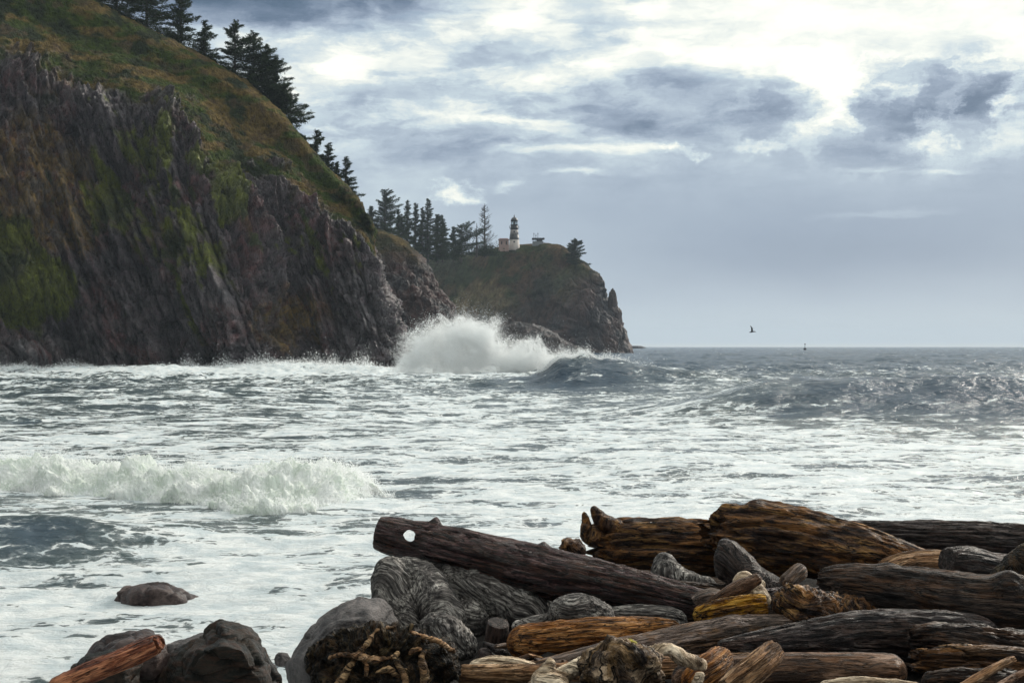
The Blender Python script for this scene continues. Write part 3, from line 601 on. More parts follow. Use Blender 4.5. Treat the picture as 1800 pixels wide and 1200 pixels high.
# ------------------------------------------------------------------ driftwood
def tube(pts, na=112, ns=240, seed=0, ends=('worn', 'worn'), groove=0.10, lump=0.10, knots=(), jag=0.25, oval=1.0, twist=0.0, hollow=None):
    """pts: (px, py, depth, radius in px). Returns world verts, quads, grain coordinates."""
    C = np.array([P2(a, b, d)+(r*d/F,) for a, b, d, r in pts], float)
    K = catmull(C, ns) if len(C) > 2 else catmull(np.array([C[0], (C[0]+C[1])/2, C[1]]), ns)
    seg = np.linalg.norm(np.diff(K[:, :3], axis=0), axis=1); s = np.concatenate([[0], np.cumsum(seg)]); L = s[-1]
    T = np.gradient(K[:, :3], axis=0); T /= np.linalg.norm(T, axis=1)[:, None]
    up = np.array([0, 0, 1.0]) if abs(T[0][2]) < 0.85 else np.array([1.0, 0, 0])
    A = np.cross(T, up); A /= np.linalg.norm(A, axis=1)[:, None]; B = np.cross(A, T)
    th = np.linspace(0, 2*math.pi, na, endpoint=False)
    r = np.maximum(K[:, 3], 0.004); rm = float(r.mean())
    # end profile
    kind0, kind1 = ends
    e0 = np.clip(s/(r[0]*1.1), 0, 1); e1 = np.clip((L-s)/(r[-1]*1.1), 0, 1)
    prof = np.ones(ns)
    prof *= np.sqrt(np.clip(1-(1-e0)**2, 0.0, 1)) if kind0 == 'worn' else (0.88+0.12*np.sqrt(e0))
    prof *= np.sqrt(np.clip(1-(1-e1)**2, 0.0, 1)) if kind1 == 'worn' else (0.88+0.12*np.sqrt(e1))
    S_, TH = np.meshgrid(s, th, indexing='ij')
    c_, s_ = np.cos(TH), np.sin(TH)
    g = vec(S_/rm*0.35, c_*1.0, s_*1.0)
    rad = (r*prof)[:, None]*(1+lump*2.2*fbm(g*1.1, 3, seed)-0.05*np.exp(-(fbm(vec(S_/rm*0.13, c_*1.7, s_*1.7), 3, seed+6)/0.035)**2)*min(1, groove*12)+groove*1.0*ridged(vec(S_/rm*0.16, c_*2.4, s_*2.4), 4, seed+2, .6)+groove*0.7*ridged(vec(S_/rm*0.35, c_*6, s_*6), 3, seed+4, .6)+groove*0.45*ridged(vec(S_/rm*0.55, c_*13, s_*13), 2, seed+14)
        -groove*1.5*sstep(0.62, 0.95, ridged(vec(S_/rm*0.13+seed, c_*2.0, s_*2.0), 2, seed+16, .4)))
    for ks, ka, kr, kh in knots:       # along 0..1, angle, radius (m), height (m)
        da = np.abs((TH-ka+math.pi) % (2*math.pi)-math.pi)*rm
        rad = rad+kh*np.exp(-(((S_-ks*L)/kr)**2+(da/kr)**2)**1.2)
    SS = S_.copy()
    for kk, base in ((kind0, 0), (kind1, -1)):
        if kk == 'broken':
            j = jag*rm*2.2*(ridged(vec(c_*2.6, s_*2.6, 0*c_+seed), 3, seed+7)*0.5+0.4*fbm(vec(c_*6, s_*6, 0*c_), 2, seed))
            w_ = np.clip(1-(s/(rm*2.0) if base == 0 else (L-s)/(rm*2.0)), 0, 1)[:, None]
            SS = SS+j*w_
    Pc = K[:, None, :3]+T[:, None, :]*(SS-S_)[..., None]
    V = Pc+(c_*rad)[..., None]*A[:, None, :]+(s_*rad*oval)[..., None]*B[:, None, :]
    grain = vec(SS, c_*rad, s_*rad)
    V = V.reshape(-1, 3); grain = grain.reshape(-1, 3); Q = [gridq(ns, na, True)]
    # ring caps
    for base, sgn in ((0, -1), (ns-1, 1)):
        ring = np.arange(base*na, base*na+na); prev = ring
        cen = V[ring].mean(0); gc = grain[ring].mean(0)
        for f_ in (0.72, 0.4, 0.12):
            nv = cen+(V[ring]-cen)*f_+T[base]*sgn*0.03*rm*(1-f_)*(1 if ends[0 if base == 0 else 1] != 'broken' else -6*fbm(V[ring]*9, 2, seed))[..., None] if False else cen+(V[ring]-cen)*f_
            if ends[0 if base == 0 else 1] == 'broken': nv = nv+T[base]*((rm*0.5*fbm(nv/rm*3.0, 3, seed+9)))[:, None]
            ng = gc+(grain[ring]-gc)*f_; ng[:, 0] += sgn*0.05*(1-f_)*rm*8
            i0 = len(V); V = np.concatenate([V, nv]); grain = np.concatenate([grain, ng]); cur = np.arange(i0, i0+na)
            q_ = np.stack([prev, np.roll(prev, -1), np.roll(cur, -1), cur], -1); Q.append(q_ if sgn < 0 else q_[:, ::-1]); prev = cur
        i0 = len(V); V = np.concatenate([V, cen[None]+T[base]*0.0]); grain = np.concatenate([grain, gc[None]])
        t_ = np.stack([prev, np.roll(prev, -1), np.full(na, i0)], -1); Q.append(t_ if sgn < 0 else t_[:, ::-1])
    return V, Q, grain+np.array([seed*3.7, 0, 0])
def log(pts, mat, label, seed, name='driftwood_log', cat='log', group='driftwood logs piled on the beach', parts=(), **kw):
    V, Q, gr = tube(pts, seed=seed, **kw)
    me = mesh(name, V, Q); attr(me, 'grain', gr)
    k = np.argmin(V[:, 2]); c = V.mean(0); loc = (float(c[0]), float(c[1]), float(V[k, 2]))
    o = obj(name, me, mat, loc=loc)
    return tag(o, label, cat, group)
def fuse(balls, seed, vox=0.02, d=((0.02, 8.0, 'f'),), smooth=2, warp=0.25, axis=(1, 0, 0)):
    """balls: chains of (px, py, depth, r px); one continuous skin over all of them."""
    Vs, Qs, n0 = [], [], 0
    for ch in balls:
        V, Q, _ = tube(ch, na=20, ns=26, seed=seed+n0, groove=0.02, lump=0.08, ends=('worn', 'worn'))
        Qs += [q+n0 for q in Q]; n0 += len(V); Vs.append(V)
    me = mesh('tmp', np.concatenate(Vs), Qs); o = bpy.data.objects.new('tmp', me); COL.objects.link(o)
    md = o.modifiers.new('r', 'REMESH'); md.mode = 'VOXEL'; md.voxel_size = vox
    if smooth:
        sm = o.modifiers.new('s', 'SMOOTH'); sm.iterations = smooth*3; sm.factor = 0.5
    dg = bpy.context.evaluated_depsgraph_get(); m2 = bpy.data.meshes.new_from_object(o.evaluated_get(dg))
    bpy.data.objects.remove(o); bpy.data.meshes.remove(me)
    n = len(m2.vertices); P = np.empty(n*3, np.float32); m2.vertices.foreach_get('co', P); P = P.reshape(-1, 3)
    Nn = np.empty(n*3, np.float32); m2.vertex_normals.foreach_get('vector', Nn); Nn = Nn.reshape(-1, 3)
    dsp = np.zeros(n)
    for amp, fr, k in d:
        if k == 'f': dsp += amp*fbm(P*fr, 4, seed, .6)
        elif k == 'r': dsp += amp*ridged(P*fr, 4, seed+2, .55)
        elif k == 'w': a_, b_, c_ = worley(P*fr, seed); dsp += amp*(0.5-a_)
    m2.vertices.foreach_set('co', (P+Nn*dsp[:, None]).ravel()); m2.update()
    m2.polygons.foreach_set('use_smooth', np.full(len(m2.polygons), True))
    ax = np.array(axis, float); ax /= np.linalg.norm(ax); a2 = np.cross(ax, (0, 0.3, 1)); a2 /= np.linalg.norm(a2); a3 = np.cross(ax, a2)
    Pw = P+warp*np.stack([fbm(P*1.8, 2, seed+11), fbm(P*1.8, 2, seed+12), fbm(P*1.8, 2, seed+13)], -1)
    attr(m2, 'grain', np.stack([Pw@ax, Pw@a2, Pw@a3], -1)); m2.materials.clear()
    return m2
def fused(balls, mat, label, seed, name='driftwood_stump', cat='stump', group=None, **kw):
    me = fuse(balls, seed, **kw); me.name = name
    V = np.empty(len(me.vertices)*3, np.float32); me.vertices.foreach_get('co', V); V = V.reshape(-1, 3)
    c = V.mean(0); return tag(obj(name, me, mat, loc=(float(c[0]), float(c[1]), float(V[:, 2].min()))), label, cat, group)

w_purple = wood_mat('dark reddish purple wet wood', (0.022, 0.011, 0.011), (0.100, 0.052, 0.050), (0.22, 0.145, 0.14), 1.0, 15, 0.26, 1.5, accent=(0.17, 0.066, 0.036), spots=(0.020, 0.010, 0.011), spec=0.5)
w_grey = wood_mat('silver grey wood', (0.050, 0.044, 0.042), (0.155, 0.140, 0.132), (0.46, 0.43, 0.40), 0.9, 12, 0.45, 1.2)
w_greyb = wood_mat('grey brown wood', (0.06, 0.045, 0.038), (0.155, 0.118, 0.100), (0.28, 0.225, 0.20), 0.8, 10, 0.45, 1.0, accent=(0.30, 0.155, 0.07))
w_orange = wood_mat('orange brown wood', (0.085, 0.030, 0.012), (0.27, 0.115, 0.045), (0.46, 0.26, 0.14), 0.85, 9, 0.45, 1.1, accent=(0.42, 0.17, 0.04))
w_yellow = wood_mat('yellow wood', (0.12, 0.050, 0.018), (0.40, 0.205, 0.062), (0.52, 0.33, 0.13), 1.0, 6, 0.55, 1.3, accent=(0.30, 0.13, 0.035))
w_tan = wood_mat('tan wood', (0.12, 0.062, 0.032), (0.33, 0.205, 0.125), (0.52, 0.37, 0.26), 0.8, 8, 0.5, 1.1, accent=(0.40, 0.19, 0.08))
w_brown = wood_mat('brown wood', (0.038, 0.021, 0.014), (0.125, 0.073, 0.048), (0.23, 0.15, 0.11), 0.8, 8, 0.40, 1.0, accent=(0.22, 0.10, 0.045))
w_rough = wood_mat('rotten dark brown wood', (0.020, 0.013, 0.012), (0.085, 0.050, 0.036), (0.24, 0.145, 0.075), 0.9, 6, 0.45, 1.4, accent=(0.30, 0.125, 0.035))
w_dark = wood_mat('near black wet wood', (0.009, 0.007, 0.007), (0.036, 0.026, 0.023), (0.10, 0.074, 0.060), 0.8, 9, 0.36, 1.2, accent=(0.13, 0.060, 0.028))
w_slate = wood_mat('dark slate grey wood', (0.019, 0.016, 0.017), (0.066, 0.052, 0.050), (0.16, 0.135, 0.125), 0.9, 9, 0.34, 1.3, accent=(0.11, 0.065, 0.05))
w_moss = wood_mat('mossy root wood', (0.005, 0.004, 0.003), (0.018, 0.013, 0.009), (0.075, 0.052, 0.028), 0.7, 3.5, 0.5, 1.5, spots=(0.012, 0.014, 0.006), accent=(0.085, 0.045, 0.02))
w_bleach = wood_mat('bleached cream wood', (0.20, 0.14, 0.095), (0.44, 0.34, 0.25), (0.66, 0.56, 0.45), 0.6, 7, 0.5, 0.9)
w_red = wood_mat('wet red brown wood', (0.040, 0.014, 0.010), (0.17, 0.062, 0.038), (0.34, 0.17, 0.11), 0.8, 9, 0.28, 0.8)

w_pit = wood_mat('pitted root wood', (0.018, 0.012, 0.010), (0.10, 0.068, 0.048), (0.30, 0.23, 0.17), 0.9, 3, 0.5, 1.4, accent=(0.26, 0.15, 0.06))
# --- the long log with a hole
V, Q, gr = tube([(664, 936, 14.9, 29), (760, 958, 14.8, 36), (940, 1003, 14.4, 42), (1090, 1030, 14.0, 33), (1260, 1068, 13.6, 22)], seed=11, na=96, ns=320,
                ends=('cut', 'worn'), groove=0.085, lump=0.055,
                knots=[(0.155, 1.75, 0.055, 0.075), (0.49, 1.75, 0.05, 0.04), (0.20, 4.9, 0.03, 0.02), (0.72, 5.2, 0.035, 0.03), (0.10, 5.5, 0.03, 0.015)])
me = mesh('driftwood_log', V, Q); attr(me, 'grain', gr)
lo = (float(V[:, 0].mean()), float(V[:, 1].mean()), float(V[:, 2].min()))
hl = obj('driftwood_log', me, w_purple, loc=lo)
bm = bmesh.new(); bmesh.ops.create_cone(bm, cap_ends=True, segments=28, radius1=0.062, radius2=0.058, depth=1.6)
for v_ in bm.verts:
    a_ = math.atan2(v_.co.y, v_.co.x); v_.co.x *= 1+.10*math.sin(3*a_+1)+.05*math.sin(7*a_); v_.co.y *= 1+.08*math.sin(2*a_)
cm = bpy.data.meshes.new('c'); bm.to_mesh(cm); bm.free(); co = bpy.data.objects.new('c', cm); COL.objects.link(co)
co.location = P2(720, 941, 14.85); co.rotation_euler = (Vector(P2(720, 941, 14.85))-Vector((0, 0, CAMZ))).to_track_quat('Z', 'Y').to_euler()
bo = hl.modifiers.new('b', 'BOOLEAN'); bo.object = co; bo.operation = 'DIFFERENCE'; bo.solver = 'EXACT'
bpy.context.view_layer.update()
m2 = bpy.data.meshes.new_from_object(hl.evaluated_get(bpy.context.evaluated_depsgraph_get()))
hl.modifiers.clear(); hl.data = m2; bpy.data.objects.remove(co); m2.name = 'driftwood_log'
m2.materials.clear(); m2.materials.append(w_purple)
n_ = len(m2.vertices); V2 = np.empty(n_*3, np.float32); m2.vertices.foreach_get('co', V2); V2 = V2.reshape(-1, 3)+np.array(lo)
e0_, e1_ = np.array(P2(664, 936, 14.9)), np.array(P2(1260, 1068, 13.6)); ax_ = (e1_-e0_)/np.linalg.norm(e1_-e0_); bx_ = np.cross(ax_, (0, 0, 1)); bx_ /= np.linalg.norm(bx_); cx_ = np.cross(ax_, bx_)
if 'grain' in m2.attributes: m2.attributes.remove(m2.attributes['grain'])
attr(m2, 'grain', np.stack([(V2-e0_)@ax_, (V2-e0_)@bx_, (V2-e0_)@cx_], -1))
tag(hl, 'long dark purple brown log with a round hole near its raised left end', 'log', 'driftwood logs piled on the beach')

LG = 'driftwood logs piled on the beach'
log([(890, 1130, 12.6, 22), (940, 1128, 12.6, 31), (1050, 1122, 12.5, 33), (1150, 1112, 12.5, 24), (1200, 1108, 12.5, 14)], w_orange, 'orange brown log with a blunt left end below the domed grey burl', 21, groove=.08, lump=.06)
log([(850, 1195, 11.8, 14), (980, 1172, 11.9, 20), (1120, 1142, 12.0, 27), (1290, 1112, 12.1, 28), (1385, 1098, 12.2, 17), (1400, 1097, 12.2, 12)], w_greyb, 'long smooth grey brown log with a torn knot on it, below the yellow log', 22, ns=220, groove=.05, lump=.04, knots=[(.78, 0.9, .1, .03)])
log([(800, 1185, 11.2, 16), (960, 1182, 11.3, 16), (1180, 1172, 11.4, 18), (1330, 1160, 11.5, 14)], w_tan, 'thin reddish tan log lying under the front root ball', 23, groove=.07, lump=.04)
log([(1218, 1084, 12.3, 12), (1250, 1077, 12.3, 19), (1300, 1068, 12.3, 20), (1347, 1062, 12.3, 18)], w_yellow, 'short bright yellow log with deep cracks', 24, groove=.10, lump=.07, ends=('worn', 'cut'), jag=.5)
log([(1438, 1024, 12.9, 24), (1490, 1028, 12.8, 34), (1600, 1042, 12.7, 42), (1720, 1060, 12.5, 48), (1850, 1070, 12.4, 50)], w_dark, 'thick near black log with a lit upper edge and a blunt left end', 25, ns=220, groove=.07, lump=.07, knots=[(.80, 1.0, .11, .10), (.3, 1.6, .08, .03)], ends=('broken', 'worn'))
log([(1262, 1134, 11.6, 8), (1320, 1131, 11.7, 18), (1400, 1126, 11.8, 30), (1500, 1120, 11.9, 41), (1620, 1122, 12.0, 46), (1760, 1135, 12.1, 42)], w_slate, 'tapering dark slate log with a shiny pale left tip and deep lengthwise grooves', 26, ns=240, groove=.10, lump=.04)
log([(1180, 1195, 11.0, 26), (1320, 1186, 11.0, 34), (1480, 1184, 11.0, 37), (1570, 1184, 11.0, 33), (1594, 1186, 11.0, 26)], w_brown, 'smooth brown log with a rounded right end behind the upright tan stub', 27, ns=200, groove=.04, lump=.03)
log([(1280, 1215, 10.0, 24), (1320, 1180, 10.1, 23), (1362, 1143, 10.3, 20)], w_tan, 'upright tan stub with a broken top pointing up to the right', 28, ends=('cut', 'cut'), groove=.10, lump=.06, jag=.5)
log([(1205, 1215, 10.5, 24), (1245, 1178, 10.6, 27), (1276, 1150, 10.8, 21)], w_orange, 'short brown stub with a dark rounded end beside the front root ball', 29, groove=.08, lump=.07)
log([(1246, 932, 16.4, 26), (1262, 935, 16.4, 36), (1350, 945, 16.2, 52), (1480, 965, 16.0, 46), (1600, 990, 15.8, 28), (1660, 1003, 15.7, 18)], w_rough, 'biggest log, rotten brown with layered cracks and a jagged left end', 30, ns=300, na=90, groove=.13, lump=.07, ends=('broken', 'worn'), jag=.55, knots=[(.2, 1.5, .12, .05), (.08, 1.2, .1, .08)])
log([(1035, 958, 17.2, 30), (1080, 960, 17.2, 40), (1160, 962, 17.1, 44), (1270, 968, 17.0, 44), (1330, 975, 17.0, 40)], w_rough, 'dark splintered log behind the holed log with an upright horn at its left end', 31, ns=220, na=90, groove=.16, lump=.06, ends=('broken', 'worn'), jag=.7)
fused([[(1043, 889, 17.1, 4), (1048, 900, 17.1, 8), (1060, 916, 17.1, 13), (1085, 928, 17.1, 13), (1120, 936, 17.1, 9)], [(1026, 900, 17.1, 2.5), (1030, 915, 17.1, 6), (1034, 940, 17.1, 13), (1060, 945, 17.1, 18)], [(1022, 922, 17.0, 3), (1036, 930, 17.0, 8)]], w_rough, 'upright pointed horn of wood on the left end of the splintered log', 131, name='driftwood_snag', cat='snag', vox=.012, d=((.02, 9, 'r'),), axis=(.5, 0, 1))
fused([[(988, 962, 16.6, 5), (1002, 960, 16.6, 10), (1020, 972, 16.6, 12)], [(1014, 952, 16.6, 5), (1016, 975, 16.6, 12)], [(996, 975, 16.6, 8), (1024, 984, 16.6, 9)]], w_rough, 'small dark knot of wood left of the splintered log', 32, vox=.012, d=((.04, 9, 'r'), (.02, 22, 'r')))
log([(1470, 938, 17.8, 22), (1560, 942, 17.8, 25), (1690, 945, 17.7, 28), (1760, 950, 17.7, 28), (1880, 955, 17.6, 28)], w_slate, 'long dark grey log farthest back on the right edge of the pile', 33, ns=220, groove=.09, lump=.06)
log([(1540, 1010, 14.9, 20), (1600, 998, 14.9, 29), (1660, 998, 14.9, 30), (1720, 1005, 14.9, 22)], w_tan, 'pale tan rounded log behind the thick near black log', 34, groove=.05, lump=.05)
log([(1664, 985, 14.2, 24), (1700, 990, 14.3, 28), (1760, 1000, 14.5, 26), (1830, 1000, 14.8, 24)], w_slate, 'grey green log with a lichen covered cut end facing the pale tan log', 35, ends=('cut', 'worn'), groove=.06, lump=.05)
fused([[(1815, 955, 13.9, 12), (1785, 990, 13.9, 20), (1755, 1018, 13.9, 16), (1735, 1035, 13.8, 10)], [(1800, 1000, 13.9, 22), (1830, 1040, 13.9, 22)]], w_moss, 'dark mossy root leaning in from the right edge', 36, name='driftwood_root', cat='root', axis=(-.6, 0, .8))
fused([[(1276, 945, 14.9, 11), (1274, 985, 14.9, 18), (1278, 1020, 14.9, 22)], [(1276, 950, 14.9, 11), (1300, 990, 14.8, 24), (1330, 1022, 14.7, 26), (1380, 1040, 14.5, 18), (1440, 1050, 14.3, 10)], [(1278, 1020, 14.9, 20), (1330, 1035, 14.8, 22)]], w_slate, 'fin shaped grey root slab standing in front of the biggest log', 37, name='driftwood_root', cat='root', vox=.018, d=((.012, 6, 'r'),), axis=(.6, 0, -.7))
fused([[(1165, 972, 15.2, 12), (1168, 990, 15.2, 20), (1175, 1010, 15.1, 26), (1210, 1022, 15.1, 18), (1260, 1030, 15.1, 12)], [(1150, 1018, 15.1, 12), (1180, 1024, 15.1, 14)]], w_grey, 'small grey fan shaped stump between the holed log and the fin shaped slab', 38, vox=.015, d=((.02, 8, 'r'),), axis=(.3, 0, -1))
log([(1150, 1028, 14.9, 10), (1200, 1036, 14.9, 14), (1280, 1042, 14.9, 14), (1340, 1048, 14.8, 12)], w_dark, 'thin dark log under the small fan shaped stump', 138, groove=.1)
log([(1376, 1030, 14.2, 14), (1398, 1010, 14.3, 15), (1412, 998, 14.4, 12)], w_greyb, 'short upright brown stub beside the fin shaped slab', 39, groove=.05)
fused([[(1290, 1020, 13.2, 12), (1306, 1026, 13.2, 22), (1330, 1045, 13.1, 18), (1350, 1062, 13.0, 12)], [(1330, 1020, 13.2, 8), (1340, 1035, 13.2, 12)]], w_bleach, 'small bleached white stump behind the yellow log', 40, vox=.012, d=((.012, 12, 'r'),))
log([(1236, 1068, 12.7, 5), (1270, 1048, 12.7, 10), (1305, 1030, 12.7, 13), (1332, 1017, 12.7, 9), (1338, 1014, 12.7, 5)], w_brown, 'thin red brown splinter lying over the bleached stump', 41, ns=90, na=30, name='driftwood_branch', cat='branch', group=None)
log([(1222, 1062, 12.8, 13), (1240, 1052, 12.8, 17), (1262, 1048, 12.9, 14)], w_greyb, 'stubby brown block at the right end of the holed log', 42, ends=('cut', 'cut'), ns=50, na=30, groove=.05)
fused([[(1368, 1070, 12.3, 14), (1395, 1055, 12.3, 24), (1425, 1068, 12.3, 26), (1470, 1074, 12.5, 24), (1540, 1078, 12.8, 22)], [(1395, 1040, 12.3, 10), (1412, 1050, 12.3, 14)], [(1385, 1080, 12.2, 12), (1420, 1088, 12.2, 12)]], w_rough, 'gnarled root end of a brown log under the tip of the near black log', 43, name='driftwood_log', cat='log', group=LG, vox=.014, d=((.05, 9, 'r'), (.02, 20, 'r')), warp=.4)
# bottom right heap of broken pieces
log([(1592, 1122, 11.6, 14), (1640, 1120, 11.6, 22), (1720, 1130, 11.7, 26), (1830, 1145, 11.8, 26)], w_dark, 'dark broken log with a grey splintered tip below the near black log', 44, ns=200, ends=('broken', 'worn'), jag=.9, groove=.18)
log([(1600, 1160, 11.0, 16), (1680, 1162, 11.0, 24), (1780, 1172, 11.1, 28), (1850, 1180, 11.1, 28)], w_rough, 'rotten splintered log low in the bottom right corner', 45, ns=200, ends=('broken', 'worn'), jag=.9, groove=.2)
log([(1690, 1146, 10.7, 12), (1740, 1145, 10.7, 15), (1830, 1152, 10.8, 17)], w_greyb, 'pale splintered slab on top of the bottom right heap', 46, ends=('broken', 'worn'), jag=.9, groove=.2, oval=.6)
log([(1680, 1215, 9.9, 8), (1740, 1178, 10.0, 8), (1782, 1158, 10.1, 7)], w_tan, 'thin straight tan stick sloping up to the right in the corner', 47, ns=70, na=30, ends=('cut', 'cut'), name='driftwood_branch', cat='branch', group=None, groove=.04)
log([(1745, 1215, 9.8, 9), (1790, 1190, 9.9, 9), (1840, 1168, 10.0, 9)], w_brown, 'thin brown stick in the extreme bottom right corner', 48, ns=70, na=30, name='driftwood_branch', cat='branch', group=None)
log([(1620, 1200, 10.7, 16), (1680, 1196, 10.7, 20), (1800, 1204, 10.8, 24)], w_dark, 'black wet log at the very bottom of the right hand heap', 49, groove=.12)
log([(1440, 1206, 9.2, 8), (1500, 1201, 9.2, 11), (1560, 1203, 9.2, 10), (1620, 1210, 9.2, 9)], w_bleach, 'pale log top just showing at the bottom edge', 50, groove=.1)
# the great grey stump under the holed log
fused([[(690, 985, 14.4, 28), (690, 1030, 14.2, 36), (705, 1085, 14.0, 40), (720, 1135, 13.8, 34)],
       [(700, 1000, 14.5, 30), (745, 1030, 14.2, 36), (775, 1075, 13.9, 36), (800, 1115, 13.7, 30)],
       [(740, 1000, 14.8, 30), (820, 1025, 14.6, 42), (900, 1062, 14.4, 42), (960, 1095, 14.2, 30)],
       [(800, 1070, 14.4, 36), (850, 1110, 14.2, 34)], [(860, 1040, 14.8, 34), (980, 1072, 14.6, 24)]],
      w_grey, 'huge silver grey stump with swirling grain under the holed end of the long log', 61, vox=.022, d=((.035, 2.5, 'f'), (.022, 7, 'r'), (.006, 22, 'r')), axis=(.75, 0, -.45), warp=.22)
fused([[(745, 1110, 13.2, 22), (775, 1112, 13.1, 30), (808, 1130, 13.1, 24), (830, 1150, 13.1, 16)], [(735, 1130, 13.1, 22), (790, 1145, 13.0, 26)]], w_grey, 'rounded speckled grey burl at the foot of the huge stump', 62, name='driftwood_burl', cat='burl', vox=.014, d=((.03, 9, 'r'), (.012, 26, 'r')), warp=.22, axis=(.7, 0, -.7))
log([(866, 1150, 13.3, 20), (872, 1120, 13.25, 20), (876, 1094, 13.2, 21)], w_slate, 'short round post with a smooth flat dark top beside the huge stump', 63, ends=('cut', 'cut'), groove=.02, lump=.02, ns=60, na=40)
fused([[(965, 1085, 13.3, 16), (990, 1078, 13.3, 28), (1020, 1074, 13.3, 30), (1055, 1084, 13.3, 24), (1078, 1096, 13.3, 14)], [(900, 1105, 13.4, 10), (950, 1095, 13.4, 14), (1000, 1095, 13.4, 16)]], w_grey, 'domed silver grey burl with curling grain above the orange brown log', 64, name='driftwood_burl', cat='burl', vox=.014, d=((.015, 7, 'r'), (.008, 24, 'r')), warp=.25)
log([(1060, 1088, 13.5, 20), (1110, 1087, 13.5, 22), (1170, 1088, 13.5, 22), (1208, 1095, 13.5, 14)], w_grey, 'short grey weathered log between the domed burl and the yellow log', 65, groove=.08, lump=.08)
log([(820, 1182, 11.7, 16), (870, 1178, 11.7, 24), (930, 1186, 11.6, 22), (960, 1196, 11.6, 14)], w_bleach, 'grey and cream log end with swirling grain right of the mossy root ball', 66, groove=.07, lump=.08)
fused([[(848, 1128, 12.9, 3), (875, 1142, 12.8, 8), (900, 1156, 12.8, 5)]], w_slate, 'slate grey splinter between the burl and the orange brown log', 67, name='driftwood_branch', cat='branch', vox=.008, d=((.003, 9, 'f'),))
boulder(856, 1150, 12.9, 16, 13, 14, 68, m_rk_red, 'small brown stone beside the slate grey splinter')
w_rootc = wood_mat('bare root wood', (0.06, 0.035, 0.02), (0.20, 0.125, 0.075), (0.40, 0.28, 0.18), 0.8, 5, 0.5, 1.2)
# mossy root ball with bare tan roots
rb = fused([[(540, 1180, 11.2, 30), (600, 1150, 11.2, 42), (680, 1140, 11.1, 42), (740, 1160, 11.1, 44), (800, 1185, 11.0, 40)], [(560, 1215, 11.1, 40), (660, 1200, 11.0, 50), (770, 1215, 10.9, 48)], [(700, 1118, 11.3, 20), (660, 1125, 11.3, 26)], [(770, 1140, 11.2, 22), (790, 1170, 11.1, 30)]],
           w_moss, 'big dark mossy root ball with bare tan roots in the bottom centre', 71, name='root_ball', cat='root ball', vox=.016, d=((.10, 2.5, 'f'), (.09, 5, 'f'), (.07, 11, 'f'), (.035, 24, 'f')), warp=.9, smooth=1)
def root(parent, ch, mat, seed):
    me = fuse([ch], seed, vox=.009, d=((.016, 14, 'r'), (.02, 5, 'f'))); me.name = 'root'
    me.transform(Matrix.Translation(-parent.location)); o = bpy.data.objects.new('root', me); COL.objects.link(o); me.materials.append(mat); o.parent = parent
for i, ch in enumerate([[(590, 1208, 10.85, 6), (606, 1185, 10.86, 7), (628, 1152, 10.86, 5), (648, 1128, 10.9, 4), (662, 1108, 11.0, 3), (700, 1100, 11.1, 3)],
                        [(575, 1158, 10.95, 3), (600, 1150, 10.9, 4), (630, 1152, 10.84, 6), (660, 1158, 10.84, 5), (700, 1152, 10.85, 3)],
                        [(712, 1206, 10.72, 5), (708, 1180, 10.74, 5), (694, 1158, 10.8, 4), (700, 1146, 10.85, 3)], [(716, 1108, 11.05, 3), (745, 1118, 10.95, 4), (775, 1130, 10.92, 4), (800, 1146, 10.9, 3)],
                        [(744, 1205, 10.72, 7), (746, 1178, 10.74, 8), (740, 1155, 10.8, 5), (752, 1140, 10.85, 3)], [(634, 1152, 10.84, 5), (644, 1168, 10.82, 4), (642, 1190, 10.8, 3)],
                        [(660, 1182, 10.8, 4), (684, 1176, 10.78, 5), (700, 1186, 10.76, 4), (715, 1175, 10.78, 3)], [(718, 1150, 10.82, 3), (728, 1142, 10.84, 4), (742, 1140, 10.86, 2.5)]]):
    root(rb, [(a_, b_, d_, r_*.8) for a_, b_, d_, r_ in ch], [w_rootc, w_tan][i % 2], 171+i)
# front root ball
rb = fused([[(1030, 1205, 9.8, 34), (1060, 1175, 9.8, 40), (1110, 1168, 9.8, 44), (1160, 1185, 9.8, 38)], [(1050, 1220, 9.7, 40), (1150, 1220, 9.7, 44)], [(1085, 1150, 9.85, 22), (1130, 1152, 9.85, 22)]],
           w_pit, 'knobbly pitted root ball with a yellow green knob at the bottom edge', 81, name='root_ball', cat='root ball', vox=.013, d=((.10, 7, 'w'), (.05, 6, 'f'), (.04, 18, 'w'), (.015, 30, 'r')), warp=.4, smooth=1)
for i, ch in enumerate([[(930, 1212, 9.9, 12), (985, 1188, 9.95, 13), (1040, 1158, 10.0, 13), (1080, 1135, 10.0, 14)], [(968, 1158, 9.9, 6), (964, 1172, 9.9, 11), (955, 1200, 9.85, 20), (1000, 1205, 9.85, 16)],
                        [(1140, 1150, 10.0, 12), (1172, 1140, 10.0, 9), (1200, 1155, 10.0, 10), (1240, 1172, 10.1, 10)], [(1225, 1210, 9.6, 10), (1228, 1192, 9.6, 8), (1236, 1182, 9.6, 5)]]):
    root(rb, ch, w_bleach, 181+i)
w_knob = wood_mat('yellow green knob', (0.10, 0.075, 0.02), (0.26, 0.22, 0.06), (0.42, 0.38, 0.15), 0.4, 4, 0.6, 0.8)
me = fuse([[(1103, 1150, 9.85, 20), (1104, 1132, 9.85, 18), (1104, 1122, 9.85, 12)]], 191, vox=.010, d=((.01, 12, 'r'),)); me.name = 'knob'
me.transform(Matrix.Translation(-rb.location)); o = bpy.data.objects.new('knob', me); COL.objects.link(o); me.materials.append(w_knob); o.parent = rb
# the log lying on the boulders at the left
log([(85, 1212, 15.4, 15), (150, 1184, 15.6, 17), (215, 1158, 15.8, 18), (268, 1134, 16.0, 17), (281, 1128, 16.0, 12)], w_red, 'wet red brown peeling log lying on the boulders at the left', 91, groove=.07, lump=.05, ends=('worn', 'cut'))
